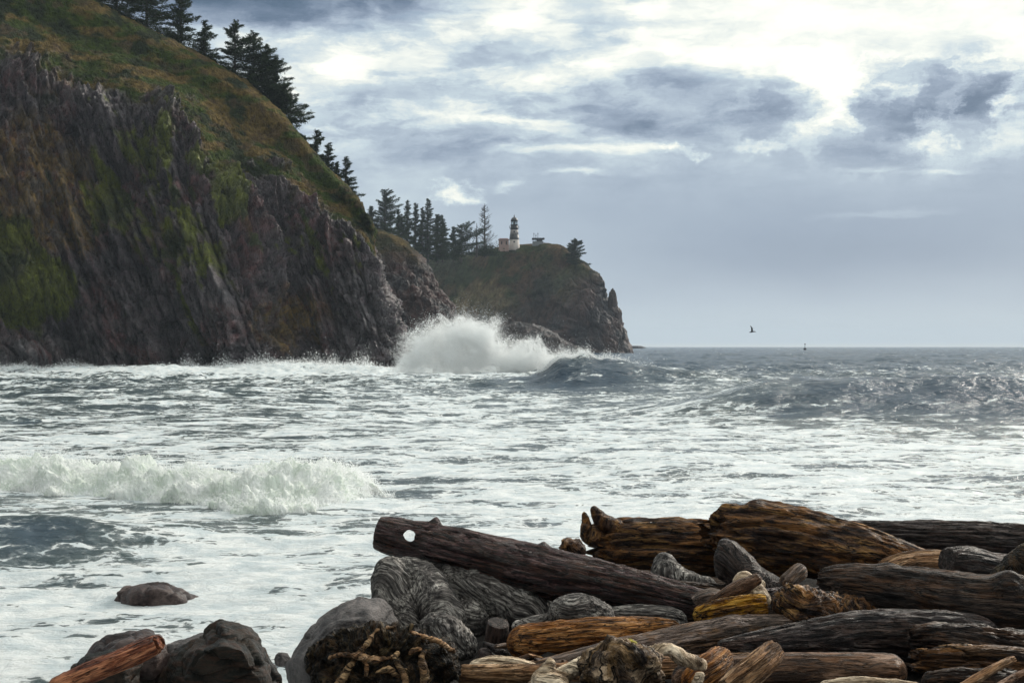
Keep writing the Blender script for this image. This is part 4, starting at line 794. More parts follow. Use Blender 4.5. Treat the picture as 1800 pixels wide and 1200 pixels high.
# filler timbers glimpsed in the gaps
for i, (a, lab) in enumerate([([(960, 1110, 13.9, 22), (1200, 1090, 14.0, 26), (1420, 1070, 14.0, 24)], 'dark log glimpsed under the domed grey burl'),
                  ([(1330, 1050, 13.6, 14), (1400, 1046, 13.7, 14), (1470, 1044, 13.7, 14)], 'smooth purple brown log glimpsed above the gnarled root end'),
                  ([(1040, 1010, 16.2, 20), (1150, 1030, 16.0, 24), (1330, 1045, 15.8, 24)], 'black log in the shade behind the holed log'),
                  ([(1560, 1095, 12.5, 20), (1700, 1105, 12.5, 26), (1850, 1115, 12.5, 28)], 'black log in the shade under the thick near black log')]):
    log(a, [w_dark, w_purple, w_dark, w_dark][i], lab, 200+i, groove=.09)

# ------------------------------------------------------------------ trees
m_needle = leaf_mat('dark spruce needles', (0.010, 0.018, 0.012), (0.045, 0.065, 0.030))
m_bark = flat_mat('dark bark', (0.045, 0.036, 0.030), 0.9, 0.4, 2)
def cone_mesh(segs, na=6):
    """segs: list of (p0, r0, p1, r1) tapered sticks -> verts, quads"""
    a = np.linspace(0, 2*np.pi, na, endpoint=False)
    p0 = np.array([s[0] for s in segs], float); p1 = np.array([s[2] for s in segs], float)
    r0 = np.array([s[1] for s in segs]); r1 = np.array([s[3] for s in segs])
    d = p1-p0; d /= np.linalg.norm(d, axis=1)[:, None]+1e-9
    u = np.cross(d, np.where(np.abs(d[:, 2:3]) > .8, [[1., 0, 0]], [[0, 0, 1.]])); u /= np.linalg.norm(u, axis=1)[:, None]; w = np.cross(d, u)
    ring = lambda p, r: p[:, None]+r[:, None, None]*(np.cos(a)[None, :, None]*u[:, None]+np.sin(a)[None, :, None]*w[:, None])
    V = np.concatenate([ring(p0, r0), ring(p1, r1)], 1).reshape(-1, 3)
    k = np.arange(len(segs))[:, None]*2*na; i = np.arange(na); j = (i+1) % na
    Q = np.stack([k+i, k+j, k+na+j, k+na+i], -1).reshape(-1, 4)
    return V, Q
def conifer(base, H, Rm, seed, label, group, dens=1.0, bare=0.08, shape=0.85, wind=0.15, leaf=0.30, lean=0.0, name='spruce_tree'):
    rg = np.random.default_rng(seed); b = np.array(base, float)
    t = thing(name, tuple(b), label, 'tree', group); Rm *= 1.3
    segs = []; n = 9
    cl = lambda z: b+np.array([lean*H*(z/H)**1.5, 0, z])
    tr = [(cl(H*i/n-(1.5 if i == 0 else 0)), 0.022*H*(1-i/n)**.8+.02, cl(H*(i+1)/n), 0.022*H*(1-(i+1)/n)**.8+.015) for i in range(n)]
    V, Q = cone_mesh(tr, 8); child('trunk', mesh('trunk', V, Q), m_bark, t)
    nb = int(46*dens*(H/14)**.5)+24; Lv = []; br = []
    for i in range(nb):
        z = H*(bare+(0.985-bare)*(i+rg.uniform(0, 1))/nb); fz = 1-z/H
        L = Rm*(fz**shape)*rg.uniform(0.45, 1.22)*(1.0 if fz < .88 else .8)+0.015*H
        ang = rg.uniform(0, 2*np.pi); L *= 1+wind*np.cos(ang)*1.6
        up = 0.45*(1-fz)+rg.uniform(-.12, .12)-0.10*fz
        d = np.array([np.cos(ang), np.sin(ang), up]); p0 = cl(z)
        droop = 0.22*fz
        m = max(3, int(L/leaf*2.3)); ss = np.linspace(0.12, 1, m)
        pts = p0+d*L*ss[:, None]; pts[:, 2] -= droop*L*ss**2*0.9; pts[:, 2] += 0.12*L*ss**3
        br.append((p0, 0.012*L+.02, pts[m//2], .01*L+.01)); br.append((pts[m//2], .01*L+.01, pts[-1], .008))
        wdt = 0.30*L*(1.1-ss)+0.18*leaf*3
        k = 9
        c = np.repeat(pts, k, 0)+rg.normal(size=(m*k, 3))*np.repeat(wdt, k)[:, None]*np.array([.55, .55, .26])
        Lv.append(c)
    C = np.concatenate(Lv); nL = len(C)
    # each leaf: a short pointed spray of needles, a thin triangle pointing outward
    out = C-np.array([b[0], b[1], 0]); out[:, 2] = 0; out /= np.linalg.norm(out, axis=1)[:, None]+1e-6
    dr = out+rg.normal(size=(nL, 3))*.55; dr[:, 2] += .12; dr /= np.linalg.norm(dr, axis=1)[:, None]
    sd_ = np.cross(dr, rg.normal(size=(nL, 3))); sd_ /= np.linalg.norm(sd_, axis=1)[:, None]
    ln = leaf*rg.uniform(.8, 1.9, nL)[:, None]; wd = leaf*rg.uniform(.22, .5, nL)[:, None]
    V = np.stack([C-dr*ln*.5-sd_*wd*.5, C-dr*ln*.5+sd_*wd*.5, C+dr*ln*.6], 1).reshape(-1, 3)
    cr = child('crown', mesh('crown', V, np.arange(nL*3).reshape(-1, 3), False), m_needle, t)
    V, Q = cone_mesh(br, 4); child('branches', mesh('branches', V, Q), m_bark, t)
    return t
def tree(tx, ty, by, hw, Yd, seed, label, group, bx=None, **kw):
    b = P2(bx if bx is not None else tx, by, Yd); H = (by-ty)*Yd/F
    return conifer(b, H, hw*Yd/F, seed, label, group, lean=((tx-bx)*Yd/F/H if bx is not None else 0), **kw)
GR, GF = 'spruces along the cliff ridge', 'spruces behind the far headland'
for i, a in enumerate([
    (95, -95, 20, 50, 284, 'spruce crown cut off by the top edge, leftmost on the ridge'), (150, -90, 40, 46, 283, 'spruce cut off by the top edge, second from the left on the ridge'),
    (205, -85, 62, 56, 283, 'spruce cut off by the top edge, third from the left on the ridge'), (258, -62, 92, 54, 282, 'dense dark spruce just left of the narrow gap of sky at the top'),
    (318, -20, 118, 44, 281, 'tall pointed spruce whose tip touches the top edge'), (360, 36, 140, 32, 281, 'smaller spruce in the dip between the two tall groups'),
    (413, 38, 185, 48, 280, 'tallest spruce of the dark ridge group, on its left side'), (446, 56, 200, 46, 280, 'spruce second from the left in the dark ridge group'),
    (470, 78, 218, 42, 279, 'spruce in the middle of the dark ridge group'), (484, 100, 240, 42, 279, 'spruce on the right side of the dark ridge group'),
    (500, 146, 268, 42, 278, 'lowest spruce of the dark ridge group with branches reaching right'),
    (556, 229, 330, 22, 276, 'taller spruce of the pair in the middle of the ridge slope'), (577, 252, 345, 18, 276, 'slimmer spruce right behind the pair on the ridge slope'),
    (592, 285, 352, 14, 275, 'smallest spruce between the pair and the airy one'), (608, 275, 385, 26, 274, 'airy spruce lowest on the cliff ridge')]):
    tree(a[0], a[1], a[2], a[3], a[4], 300+i, a[5], GR, dens=1.25 if i < 11 else 1.0, shape=.68 if i not in (4, 5, 14) else .85, wind=.25 if i == 10 else .1, bare=.02, leaf=.36)
for i, a in enumerate([
    (652, 362, 425, 18, 640, 'spruce half hidden by the cliff nose, leftmost of the far ones'), (677, 333, 440, 30, 640, 'broad round topped spruce, tallest and widest of the far ones'),
    (700, 368, 445, 18, 650, 'spruce filling in right of the broad round topped one'), (716, 352, 455, 16, 660, 'slim spruce third of the far pointed tips'), (730, 356, 458, 13, 665, 'narrow spruce right next to the slim one'),
    (742, 364, 456, 12, 670, 'thin spruce left of the tallest spire'), (752, 348, 456, 15, 670, 'tall narrow spire among the far spruces'), (768, 377, 456, 20, 680, 'dark bushy spruce right of the tall spire'),
    (778, 384, 456, 15, 685, 'spruce with a forked top behind the bushy one'), (797, 399, 456, 15, 700, 'short spruce left of the wide armed pine')]):
    tree(a[0], a[1], a[2], a[3], a[4], 340+i, a[5], GF, dens=1.1, shape=.6 if i in (1, 7) else .8, bare=.03, leaf=.62)
tree(811, 396, 456, 24, 710, 371, 'wide armed pine with flat branches reaching to the right', None, dens=.45, shape=.35, wind=.35, bare=.12, leaf=.6, name='pine_tree')
tree(1012, 422, 470, 19, 785, 372, 'lone rounded pine on the right shoulder of the far headland', None, bx=1006, dens=1.1, shape=.42, wind=.15, bare=.10, leaf=.62, name='pine_tree')
# bare snag beside the lighthouse
def snag(tx, ty, by, hw, Yd, seed, label, leafy):
    rg = np.random.default_rng(seed); b = np.array(P2(tx, by, Yd)); H = (by-ty)*Yd/F; s = Yd/F
    t = thing('bare_tree', tuple(b), label, 'dead tree')
    V, Q = cone_mesh([(b+[0, 0, H*i/8-(1 if i == 0 else 0)], .55*(1-i/8)+.10, b+[0, 0, H*(i+1)/8], .55*(1-(i+1)/8)+.08) for i in range(8)], 8)
    child('trunk', mesh('trunk', V, Q), m_bark, t); br = []
    for i in range(leafy):
        z = H*(.1+.86*i/leafy); L = hw*s*(1-z/H)**.75*rg.uniform(.6, 1.25)+.4; a = rg.uniform(0, 6.28)
        d = np.array([np.cos(a), np.sin(a), .28]); p = b+[0, 0, z]; e = p+d*L*.55; g_ = e+d*L*.5+np.array([0, 0, .22*L])
        br += [(p, .15, e, .11), (e, .11, g_, .05)]
        for k in range(3):
            q_ = p+(g_-p)*rg.uniform(.3, .95); br.append((q_, .08, q_+rg.normal(size=3)*.12*L+np.array([0, 0, .18*L]), .04))
    V, Q = cone_mesh(br, 4); child('branches', mesh('branches', V, Q), m_bark, t)
    return t, b, H
t, b, H = snag(852, 358, 449, 22, 740, 381, 'tall bare dead spruce left of the lighthouse', 95)
rg = np.random.default_rng(5); C = b+np.stack([rg.normal(size=2600)*3.6, rg.normal(size=2600)*2.5, np.abs(rg.normal(size=2600))*2.6], -1)
V = (C[:, None]+rg.normal(size=(2600, 3, 3))*.34).reshape(-1, 3); child('crown', mesh('crown', V, np.arange(7800).reshape(-1, 3), False), m_needle, t)
snag(838, 392, 449, 9, 735, 382, 'short thin bare dead tree just left of the tall dead spruce', 22)

# shrubs on the brow
def shrub(px_, py_, Yd, w, h, seed, label, mat=m_needle):
    rg = np.random.default_rng(seed); s = Yd/F; n = 900; b = np.array(P2(px_, py_, Yd))
    C = rg.normal(size=(n, 3)); C /= np.linalg.norm(C, axis=1)[:, None]; C *= rg.uniform(.3, 1, n)[:, None]**.5; C[:, 2] = np.abs(C[:, 2])
    C = b+C*np.array([w*s, w*s*.8, h*s])*(1+.35*fbm(C*2, 2, seed))[:, None]
    V = (C[:, None]+rg.normal(size=(n, 3, 3))*.16).reshape(-1, 3)
    o = obj('shrub', mesh('shrub', V, np.arange(n*3).reshape(-1, 3), False), mat, loc=tuple(b)); tag(o, label, 'shrub', 'shrubs on the cliff brow')
for i, a in enumerate([(528, 246, 272, 10, 10, 'small shrub on the skyline just below the dark ridge group'), (543, 262, 271, 8, 7, 'tiny shrub on the skyline left of the spruce pair'),
                       (345, 118, 275, 16, 12, 'shrub at the foot of the smaller spruce in the dip'), (300, 92, 276, 16, 14, 'shrub at the foot of the tall pointed spruce'), (632, 372, 262, 7, 6, 'low shrub on the skyline near the cliff nose')]):
    shrub(*a[:5], 400+i, a[5])

# ------------------------------------------------------------------ lighthouse, look-out station, gull, buoy
m_white = flat_mat('weathered white paint', (0.44, 0.39, 0.36), 0.7, 0.14, .6)
m_pink = flat_mat('pinkish weathered plaster', (0.38, 0.25, 0.21), 0.8, 0.15, .6)
m_black = flat_mat('black paint', (0.018, 0.018, 0.022), 0.5, 0.3)
m_roof = flat_mat('dull red roof', (0.13, 0.06, 0.05), 0.8, 0.3)
m_conc = flat_mat('grey concrete', (0.25, 0.26, 0.26), 0.8, 0.3)
m_glass, nt = new_mat('lantern glass')
finish(nt, nd(nt, 'ShaderNodeBsdfPrincipled', {'Base Color': (.85, .9, .9, 1), 'Roughness': .05, 'Transmission Weight': .9, 'IOR': 1.1}).outputs[0])
def lathe(c, prof, na=32):
    a = np.linspace(0, 2*np.pi, na, endpoint=False); pr = np.array(prof, float)
    V = vec(c[0]+pr[:, :1]*np.cos(a), c[1]+pr[:, :1]*np.sin(a), c[2]+pr[:, 1:2]+0*a)
    return V.reshape(-1, 3), gridq(len(pr), na, True)[:, ::-1]
def lat(name, c, prof, mat, par, na=32, smooth=True):
    V, Q = lathe(c, prof, na); me = mesh(name, V, Q, smooth); return child(name, me, mat, par)
def box(x0, x1, y0, y1, z0, z1):
    V = np.array([(x, y, z) for x in (x0, x1) for y in (y0, y1) for z in (z0, z1)], float)
    Q = np.array([(0, 1, 3, 2), (4, 6, 7, 5), (0, 4, 5, 1), (2, 3, 7, 6), (0, 2, 6, 4), (1, 5, 7, 3)]); return V, Q
def boxes(name, L_, mat, par):
    Vs, Qs = [], []
    for i, b_ in enumerate(L_): V, Q = box(*b_); Vs.append(V); Qs.append(Q+8*i)
    return child(name, mesh(name, np.concatenate(Vs), np.concatenate(Qs), False), mat, par)
YL = 812.0; s = YL/F; c = np.array(P2(904, 434, YL)); z = lambda py: (434-py)*s
LH = thing('lighthouse', tuple(c), 'white lighthouse tower with a black middle band and black lantern on the far headland', 'lighthouse')
r0, r1 = 9.6*s, 6.7*s; rr = lambda py: r0+(r1-r0)*(434-py)/(434-404)
lat('tower', c, [(rr(440), z(440)), (rr(421), z(421)), (rr(421)-.05, z(421)), (rr(412)-.05, z(412)), (rr(412), z(412)), (rr(404), z(404)), (0, z(404))], m_white, LH)
lat('band', c, [(rr(421)+.12, z(421)), (rr(412)+.12, z(412)), (rr(412)-.2, z(412)), (rr(421)-.2, z(421)), (rr(421)+.12, z(421))], m_black, LH)
lat('watch_room', c, [(6.9*s, z(404)), (6.6*s, z(399)), (5.8*s, z(398.5)), (5.8*s, z(395)), (0, z(395))], m_black, LH)
lat('gallery', c, [(5*s, z(403)), (8.6*s, z(401.5)), (8.6*s, z(401)), (5*s, z(401)), (5*s, z(403))], m_black, LH)
sg = []
for k in range(16):
    a = k*np.pi/8; p = c+np.array([8.3*s*np.cos(a), 8.3*s*np.sin(a), z(401)]); a2 = a+np.pi/8
    sg.append((p, .07, p+[0, 0, 1.2], .07)); p2_ = c+np.array([8.3*s*np.cos(a2), 8.3*s*np.sin(a2), z(401)+1.15]); sg.append((p+[0, 0, 1.15], .07, p2_, .07))
V, Q = cone_mesh(sg, 4); child('railing', mesh('railing', V, Q), m_black, LH)
lat('lantern_deck', c, [(5*s, z(396)), (7.2*s, z(395.5)), (7.2*s, z(395)), (0, z(395))], m_black, LH)
lat('glazing', c, [(5.2*s, z(395)), (5.2*s, z(389.5)), (5.15*s, z(389.5)), (5.15*s, z(395))], m_glass, LH, 10, False)
sg = [(c+[5.3*s*np.cos(k*np.pi/5), 5.3*s*np.sin(k*np.pi/5), z(395)], .09, c+[5.3*s*np.cos(k*np.pi/5), 5.3*s*np.sin(k*np.pi/5), z(389)], .09) for k in range(10)]
V, Q = cone_mesh(sg, 4); child('mullions', mesh('mullions', V, Q), m_black, LH)
lat('lens', c, [(1.0*s, z(395)), (1.8*s, z(392)), (1.0*s, z(389.7)), (0, z(389.7))], m_glass, LH, 16)
lat('dome', c, [(5.2*s, z(389.6)), (6.2*s, z(389.3)), (6.2*s, z(387.5)), (5.4*s, z(385)), (3.4*s, z(382.8)), (1.2*s, z(381.6)), (.9*s, z(380.6)), (1.1*s, z(379.8)), (.5*s, z(379)), (.2*s, z(376.5)), (0, z(376.5))], m_black, LH)
boxes('window', [(c[0]-.5, c[0]+.5, c[1]-rr(426)-.08, c[1]-rr(426)+.5, z(427)+c[2], z(424.5)+c[2])], m_black, LH)
boxes('window', [(c[0]-.5, c[0]+.5, c[1]-rr(408)-.08, c[1]-rr(408)+.5, z(409)+c[2], z(406.5)+c[2])], m_black, LH)
# oil house
YB = 806.0; s2 = YB/F; hx = lambda p: (p-900)*s2; hz = lambda p: CAMZ-(p-609)*s2
OH = thing('oil_house', (hx(886), YB, hz(438)), 'small pinkish house with a low red roof beside the lighthouse', 'building')
boxes('wall', [(hx(876.5), hx(894.5), YB-2.6, YB+2.6, hz(442), hz(421.5))], m_pink, OH)
V = np.array([(hx(875.5), YB-3, hz(421.5)), (hx(895.5), YB-3, hz(421.5)), (hx(895.5), YB+3, hz(421.5)), (hx(875.5), YB+3, hz(421.5)), (hx(879), YB, hz(418.8)), (hx(892), YB, hz(418.8))])
child('roof', mesh('roof', V, [np.array([(0, 1, 5, 4), (2, 3, 4, 5), (3, 2, 1, 0)]), np.array([(1, 2, 5), (3, 0, 4)])], False), m_roof, OH)
boxes('window', [(hx(881), hx(883), YB-2.66, YB-2.5, hz(430), hz(425))], m_black, OH); boxes('window', [(hx(889), hx(891), YB-2.66, YB-2.5, hz(430), hz(425))], m_black, OH)
# look-out station
YT = 808.0; s3 = YT/F; hx = lambda p: (p-900)*s3; hz = lambda p: CAMZ-(p-609)*s3
LS = thing('lookout_station', (hx(946), YT, hz(433)), 'small flat roofed lookout station with antennas right of the lighthouse', 'building')
boxes('wall', [(hx(936), hx(955), YT-3, YT+3, hz(436), hz(424.8))], m_conc, LS)
for k in range(4): boxes('window', [(hx(938+k*4), hx(941.2+k*4), YT-3.05, YT-2.9, hz(424.6), hz(421.2))], m_glass, LS)
for k in range(5): boxes('post', [(hx(937+k*4)-.12, hx(937+k*4)+.12, YT-3.0, YT-2.8, hz(424.8), hz(420.9))], m_black, LS)
boxes('core', [(hx(943), hx(953), YT+.2, YT+2, hz(424.8), hz(420.9))], m_black, LS)
boxes('roof', [(hx(935), hx(957), YT-4, YT+4, hz(420.9), hz(419))], m_black, LS)
for k, (p, top) in enumerate([(938.5, 408.5), (942, 411), (945.5, 408.5), (955, 417)]):
    V, Q = cone_mesh([((hx(p), YT, hz(419)), .13, (hx(p), YT, hz(top)), .10)] + ([((hx(p)-.5, YT, hz(top+3)), .1, (hx(p)+.5, YT, hz(top+3)), .1)] if k < 3 else []), 5)
    child('antenna', mesh('antenna', V, Q), m_black, LS)
# rock spike on the headland edge
o = obj('rock_pinnacle', boulder_mesh('rock_pinnacle', P2(1077, 540, 778), (2.4, 3, 8.5), 61, facets=11, sharp=.6, rough_=.12), m_rk_red, loc=P2(1077, 552, 778)); tag(o, 'thin rock pinnacle standing off the right edge of the far headland', 'rock')
o = obj('rock_pinnacle', boulder_mesh('rock_pinnacle', P2(1084, 566, 776), (3.0, 4, 9), 62, facets=11, sharp=.6, rough_=.12), m_rk_red, loc=P2(1084, 585, 776)); tag(o, 'broad rock knob below the thin pinnacle on the far headland', 'rock')
o = obj('islet', boulder_mesh('islet', P2(1118, 610.5, 2100), (14, 10, 3.0), 63, sharp=.7), m_rk_dark, loc=P2(1118, 612, 2100)); tag(o, 'low dark islet on the horizon just right of the far headland', 'rock')
# gull: body, head, two wings, tail
Yg = 110.0; gc = np.array(P2(1322, 580, Yg)); s = Yg/F
m_gull = flat_mat('dark gull plumage', (0.045, 0.045, 0.05), .8, .3, 8)
def ell(c, r, n=16):
    V, Q = cubesphere(n); return V*np.array(r)+np.array(c), Q
GU = thing('gull', tuple(gc), 'dark gull flying low over the sea with wings raised', 'bird')
Vs, Qs, k = [], [], 0
V, Q = tube([(1316.5, 584.2, Yg, .25), (1319.5, 583.6, Yg, 1.0), (1323, 582.6, Yg, 1.25), (1325.5, 582.6, Yg, .8), (1327.3, 582.8, Yg, .65), (1329.2, 583.2, Yg, .1)], na=14, ns=30, groove=0, lump=0)[:2]
child('body', mesh('body', V, Q), m_gull, GU)
def wing(sy, tipx, tipy):
    root_ = gc+np.array([.3*s, 0, -1.8*s]); tip = np.array(P2(tipx, tipy, Yg+sy*.35)); n = 12; V = []
    for i in range(n+1):
        f_ = i/n; p = root_+(tip-root_)*f_+np.array([1.1*s*math.sin(f_*math.pi), 0, .9*s*math.sin(f_*math.pi)]); ch_ = (1.35*(1-f_)**.6+.12)*s*1.5
        V += [p+[-ch_, 0, -.1*s], p+[ch_*.5, 0, .12*s], p+[ch_*.5, .01, -.12*s]]
    V = np.array(V); return mesh('wing', V, gridq(n+1, 3, True))
child('wing', wing(-1, 1318.7, 572.2), m_gull, GU); child('wing', wing(1, 1320.2, 574.0), m_gull, GU)
# buoy
Yb = 900.0; c = np.array(P2(1415, 613, Yb)); 
BU = thing('buoy', tuple(c), 'tiny dark channel buoy on the horizon below right of the gull', 'buoy')
lat('float', c, [(0, -.8), (.9, -.6), (1.0, .3), (.5, .6), (0, .6)], m_black, BU, 16)
lat('mast', c, [(.16, .5), (.12, 2.6), (.45, 2.7), (.4, 3.3), (0, 3.4)], m_black, BU, 10)

# ------------------------------------------------------------------ breaking waves
def foam_mat(name, c0, c1, sc):
    m, nt = new_mat(name)
    p = nd(nt, 'ShaderNodeNewGeometry').outputs['Position']
    n1 = noise(nt, p, sc, 8, 0.65); n2 = noise(nt, p, sc*0.3, 4, 0.6)
    c = mix(nt, mapr(nt, n2, 0.35, 0.65), c0, c1)
    vo = nd(nt, 'ShaderNodeTexVoronoi', {'Vector': p, 'Scale': sc*2.2}, feature='F1').outputs[0]
    bp = nd(nt, 'ShaderNodeBump', {'Strength': 0.9, 'Distance': 0.25/sc, 'Height': mth(nt, 'SUBTRACT', n1, mth(nt, 'MULTIPLY', vo, 0.4))})
    d = nd(nt, 'ShaderNodeBsdfDiffuse', {0: c, 'Normal': bp.outputs[0]}); t = nd(nt, 'ShaderNodeBsdfTranslucent', {0: c})
    finish(nt, nd(nt, 'ShaderNodeMixShader', {0: 0.38, 1: d.outputs[0], 2: t.outputs[0]}).outputs[0]); return m
m_foam = foam_mat('churned foam', (0.80, 0.86, 0.78), (0.97, 0.98, 0.96), 4.0)
m_drop = foam_mat('spray drops', (0.96, 0.97, 0.97), (0.98, 0.98, 0.98), 3.0)
def drops(name, C, size, par, seed):
    rg = np.random.default_rng(seed); n = len(C)
    V = (C[:, None]+rg.normal(size=(n, 3, 3))*size[:, None, None]).reshape(-1, 3)
    return child(name, mesh(name, V, np.arange(n*3).reshape(-1, 3), False), m_drop, par)
cp = np.array([-260, -120, 0, 100, 200, 300, 400, 500, 570, 620, 650, 690], float)
tp = np.array([826, 822, 819, 814, 812, 820, 826, 824, 830, 842, 860, 880], float)
bp_ = np.array([865, 868, 872, 880, 884, 896, 908, 914, 906, 892, 880, 884], float)
cols = []
for p, a, b_ in zip(cp, tp, bp_):
    Yb_ = CAMZ*F/(b_-609); Yc = Yb_+2.6*(b_-a)/90+.3
    cols.append([(p, a+2, Yc+2.2), (p, a-2+2*0, Yc+.5), (p, a+(b_-a)*.16, Yc-.35), (p, a+(b_-a)*.55, Yb_+.85), (p, b_-(b_-a)*.12, Yb_+.0), (p, b_+14, Yb_+.3)])
G = lattice(cols, 1100, 150); G[:, 0, 2] -= .5; N = gnormals(G)
if np.mean(N[..., 1]) > 0: N = -N
px_, py_ = proj(G)
bil = lambda P, o, sd: 1-ridged(P, o, sd, .55)
sz = np.interp(px_, [-260, 560, 640, 690], [1, 1, .6, .15])
G[..., 2] += 0.38*fbm(vec(G[..., 0]/2.1, 0*px_, 0*px_), 3, 215)*np.sin(np.linspace(0, 1, G.shape[1])**.6*np.pi)[None, :]
G[..., 1] += 0.9*fbm(vec(G[..., 0]/2.8, 0*px_+3, 0*px_), 3, 219)
d = sz*(0.60*fbm(G/1.5, 3, 200)+0.34*bil(G*1.0, 3, 203)+0.16*bil(G*3.0, 4, 207)+0.06*fbm(G*11, 3, 210)-.30)
BW = obj('breaking_wave', mesh('breaking_wave', G+N*d[..., None], gridq(*px_.shape)), m_foam, loc=P2(300, 880, 41))
tag(BW, 'foaming white breaker rolling in at the left behind the small isolated rock', 'wave')
rg = np.random.default_rng(3); n = 70000
ii = rg.integers(0, G.shape[0], n); jj = (np.clip(np.where(rg.random(n) < .55, rg.normal(.28, .12, n), rg.normal(.72, .12, n)), .1, .95)*G.shape[1]).astype(int)
Cd = (G+N*d[..., None])[ii, jj]+N[ii, jj]*np.abs(rg.normal(0, .12, n))[:, None]+np.array([0, 0, 1])*(rg.exponential(.07, n)*sstep(-.1, .35, fbm(vec(G[ii, jj, 0]*1.3, 0*G[ii, jj, 0], 0*G[ii, jj, 0]), 3, 9))*2.2)[:, None]
drops('spray', Cd, rg.uniform(.006, .018, n), BW, 5)

# the great splash against the headland: a cloud of spray
SPY = 212.0; ss_ = SPY/F
BL = [(722, 640, 26, 30, 1.0), (742, 612, 28, 34, 1.0), (780, 596, 34, 34, 1.1), (826, 588, 44, 30, 1.3), (852, 606, 34, 38, 1.1), (800, 635, 80, 34, 1.0), (890, 632, 48, 34, 1.0), (925, 615, 40, 26, .55), (945, 642, 50, 24, 1.0), (985, 632, 45, 20, .6), (1030, 640, 45, 12, .4)]
Vs, Qs, n0 = [], [], 0
for (a, b_, w_, h_, k_) in BL:
    V, Q = cubesphere(20); c0_ = np.array(P2(a, b_, SPY)); Vs.append(V*np.array([w_*ss_*1.25, 5.5, h_*ss_*1.25])+c0_); Qs.append(Q+n0); n0 += len(V)
me = mesh('tmp', np.concatenate(Vs), Qs); o = bpy.data.objects.new('tmp', me); COL.objects.link(o); md = o.modifiers.new('r', 'REMESH'); md.mode = 'VOXEL'; md.voxel_size = .5
m2 = bpy.data.meshes.new_from_object(o.evaluated_get(bpy.context.evaluated_depsgraph_get())); bpy.data.objects.remove(o); m2.materials.clear(); m2.name = 'wave_splash'
msp, nt = new_mat('airborne spray')
pos = nd(nt, 'ShaderNodeNewGeometry').outputs['Position']
wq = vm(nt, 'ADD', pos, vm(nt, 'MULTIPLY', off2(nt, noise(nt, pos, 0.35, 5, 0.6, col=True)), (4.5, 2, 4.5)))
fld = None
for (a, b_, w_, h_, k_) in BL:
    dd = vm(nt, 'MULTIPLY', vm(nt, 'SUBTRACT', wq, P2(a, b_, SPY)), (1/(w_*ss_), 1/4.4, 1/(h_*ss_)))
    e = mapr(nt, vm(nt, 'LENGTH', dd), 0.1, 1.15, k_, 0.0)
    fld = e if fld is None else mth(nt, 'ADD', fld, e)
den = mth(nt, 'ADD', fld, mth(nt, 'MULTIPLY', mth(nt, 'SUBTRACT', noise(nt, pos, 0.34, 8, 0.68), 0.5), 3.0))
den = mth(nt, 'MULTIPLY', mapr(nt, den, 0.2, 1.3, 0.0, 1.0), 0.8)
pv = nd(nt, 'ShaderNodeVolumePrincipled', {'Color': (.97, .98, .98, 1), 'Density': den})
finish(nt, None, pv.outputs[0])
msp.cycles.volume_step_rate = 0.6 if hasattr(msp.cycles, 'volume_step_rate') else 0
SP = obj('wave_splash', m2, msp, loc=P2(830, 660, SPY))
tag(SP, 'tall burst of white spray thrown up between the cliff nose and the dark ledge', 'wave')

rg = np.random.default_rng(12); Cs = []
for (a, b_, w_, h_, k_) in BL:                     # water thrown up in sheets and ragged jets
    n = int(60000*k_*(w_*h_)/1600); u = rg.normal(size=(n, 3)); u /= np.linalg.norm(u, axis=1)[:, None]; u *= (rg.random(n)**(1/2.2))[:, None]
    Cs.append(np.array(P2(a, b_, SPY))+u*np.array([w_*ss_*1.08, 4.0, h_*ss_*1.08]))
C = np.concatenate(Cs); o_ = np.array(P2(800, 690, SPY)); dv = C-o_; ra = np.linalg.norm(dv, axis=1); ang = np.arctan2(dv[:, 0], dv[:, 2])
jet = ridged(vec(ang*7, ra*.16, dv[:, 1]*.2), 4, 301)+0.7*fbm(C*0.5, 4, 305); keep = jet > np.interp(rg.random(len(C)), [0, 1], [-.1, .75])
C = C[keep]; dv = dv[keep]; ra = ra[keep]
C = C+dv/ra[:, None]*(rg.exponential(.35, len(C))*(.6+1.2*sstep(.3, .8, jet[keep])))[:, None]
C = C+np.stack([2.4*fbm(C/3.2, 3, 331), 0*C[:, 0], 2.0*fbm(C/3.0, 3, 333)], -1)
C = C[C[:, 2] > .2]
drops('spray', C, rg.uniform(.014, .045, len(C)), SP, 13)
# foam flying off the lifting crest and bursting along the foot of the cliff
n = 16000; x_ = rg.uniform(2.5, 15, n); yc_ = 146-0.18*(x_-6); h_ = sea_height(x_, yc_-1.0)
keep = rg.random(n) < np.exp(-((x_-5)/5)**2)
C = vec(x_, yc_-1.0+rg.normal(size=n)*1.0, h_+rg.exponential(.22, n)*(1+fbm(vec(x_*1.1, x_*0, x_*0), 3, 4)))[keep]
WC = thing('breaking_wave', (7.0, 145.0, 0.0), 'curling spray blowing off the steep green wave right of the tall splash', 'wave')
drops('spray', C, rg.uniform(.02, .05, len(C)), WC, 14)
n = 60000; p_ = rg.uniform(-100, 705, n); yy_ = rg.uniform(226, 243, n); x_ = (p_-900)*yy_/F
b1 = ridged(vec(x_/8, x_*0+1.3, x_*0), 4, 311); hh_ = sea_height(x_, yy_)
z_ = hh_+rg.exponential(1, n)*np.clip(b1, 0, 1)**2*0.9
BF = thing('surf', (-45.0, 232.0, 0.0), 'line of white surf bursting along the foot of the big cliff', 'surf')
drops('spray', vec(x_, yy_, z_), rg.uniform(.03, .08, n), BF, 15)

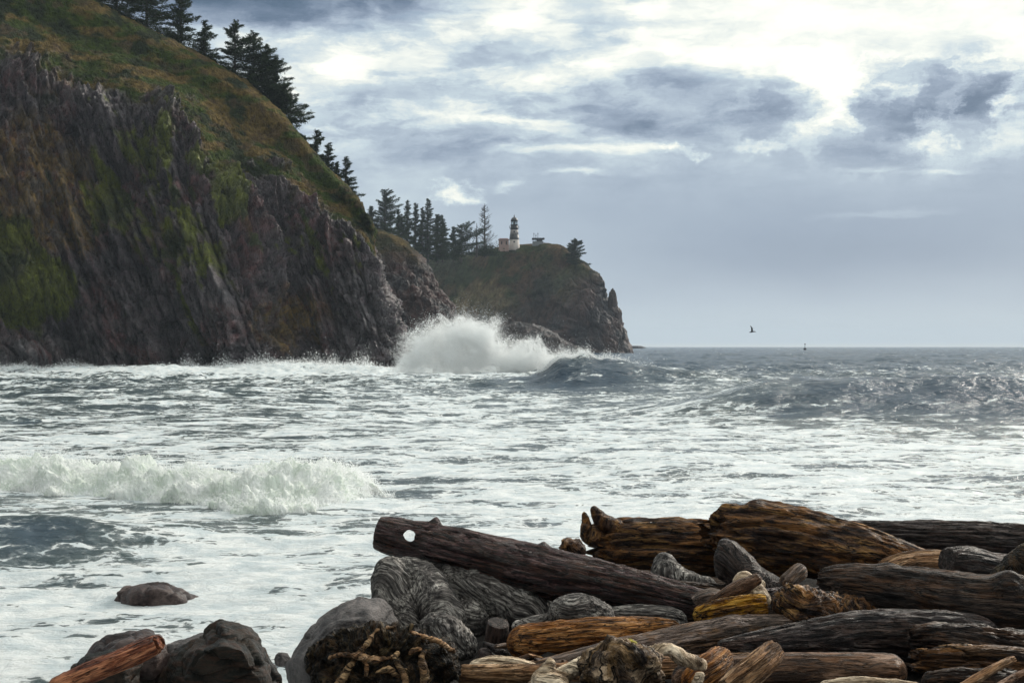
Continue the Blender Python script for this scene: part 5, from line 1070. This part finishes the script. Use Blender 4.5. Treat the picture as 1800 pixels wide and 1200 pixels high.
# broken bits of wood caught between the logs
rg = np.random.default_rng(77); k = 0
ANCH = [(720, 1120, 'foot of the huge stump'), (840, 1130, 'short round post'), (960, 1060, 'domed grey burl'), (1040, 1145, 'orange brown log'), (1160, 1010, 'small fan shaped stump'), (1200, 1120, 'long smooth grey brown log'),
        (1280, 1100, 'short yellow log'), (1310, 1040, 'fin shaped root slab'), (1400, 1000, 'short upright brown stub'), (1420, 1090, 'gnarled root end'), (1500, 1150, 'tapering slate log'), (1620, 1080, 'thick near black log'), (1650, 1160, 'rotten splintered log in the corner'), (1730, 1010, 'lichen covered log end'), (1580, 1020, 'pale tan rounded log'), (1120, 1160, 'front root ball'), (760, 1170, 'mossy root ball')]
used_ = set()
for i in range(220):
    p_ = rg.uniform(700, 1800); y_ = rg.uniform(1010, 1190); 
    lo_ = 11250 if False else 0; Yd = np.interp(y_, [1010, 1100, 1200], [16.0, 13.2, 10.4])
    zt = 1.80 if p_ > 900 else 1.5; Yd = (CAMZ-zt)*F/(y_-609); L_ = rg.uniform(14, 50)*12/Yd; a_ = rg.uniform(-.6, .6); r_ = rg.uniform(3, 7.5)
    if not 9.5 < Yd < 17: continue
    dx, dy = L_*math.cos(a_), L_*math.sin(a_)*.6
    mm = [(w_brown, 'brown'), (w_tan, 'tan'), (w_rough, 'rotten dark'), (w_greyb, 'grey brown'), (w_slate, 'slate grey'), (w_orange, 'orange brown')][rg.integers(6)]
    an = min(ANCH, key=lambda q_: (q_[0]-p_)**2+2*(q_[1]-y_)**2)[2]
    if (mm[1], an) in used_: continue
    used_.add((mm[1], an))
    log([(p_-dx, y_+dy, Yd-.2, r_*.6), (p_+rg.normal()*2, y_-r_*.5, Yd, r_), (p_+dx, y_-dy, Yd+.25, r_*.7)], mm[0],
        'small %s broken driftwood piece beside the %s' % (mm[1], an), 500+i, name='driftwood_piece', cat='wood piece', group='small broken driftwood pieces between the logs', ns=36, na=22, ends=('broken', 'broken'), groove=.12, jag=.8)

# ------------------------------------------------------------------ sea air
V, Q = box(-13500, 13500, -60, 9900, -30, 122)
mh, nt = new_mat('sea haze')
finish(nt, None, nd(nt, 'ShaderNodeVolumePrincipled', {'Color': (.78, .88, 1.0, 1), 'Density': 0.00009}).outputs[0])
tag(obj('haze', mesh('haze', V, Q, False), mh), kind='stuff')
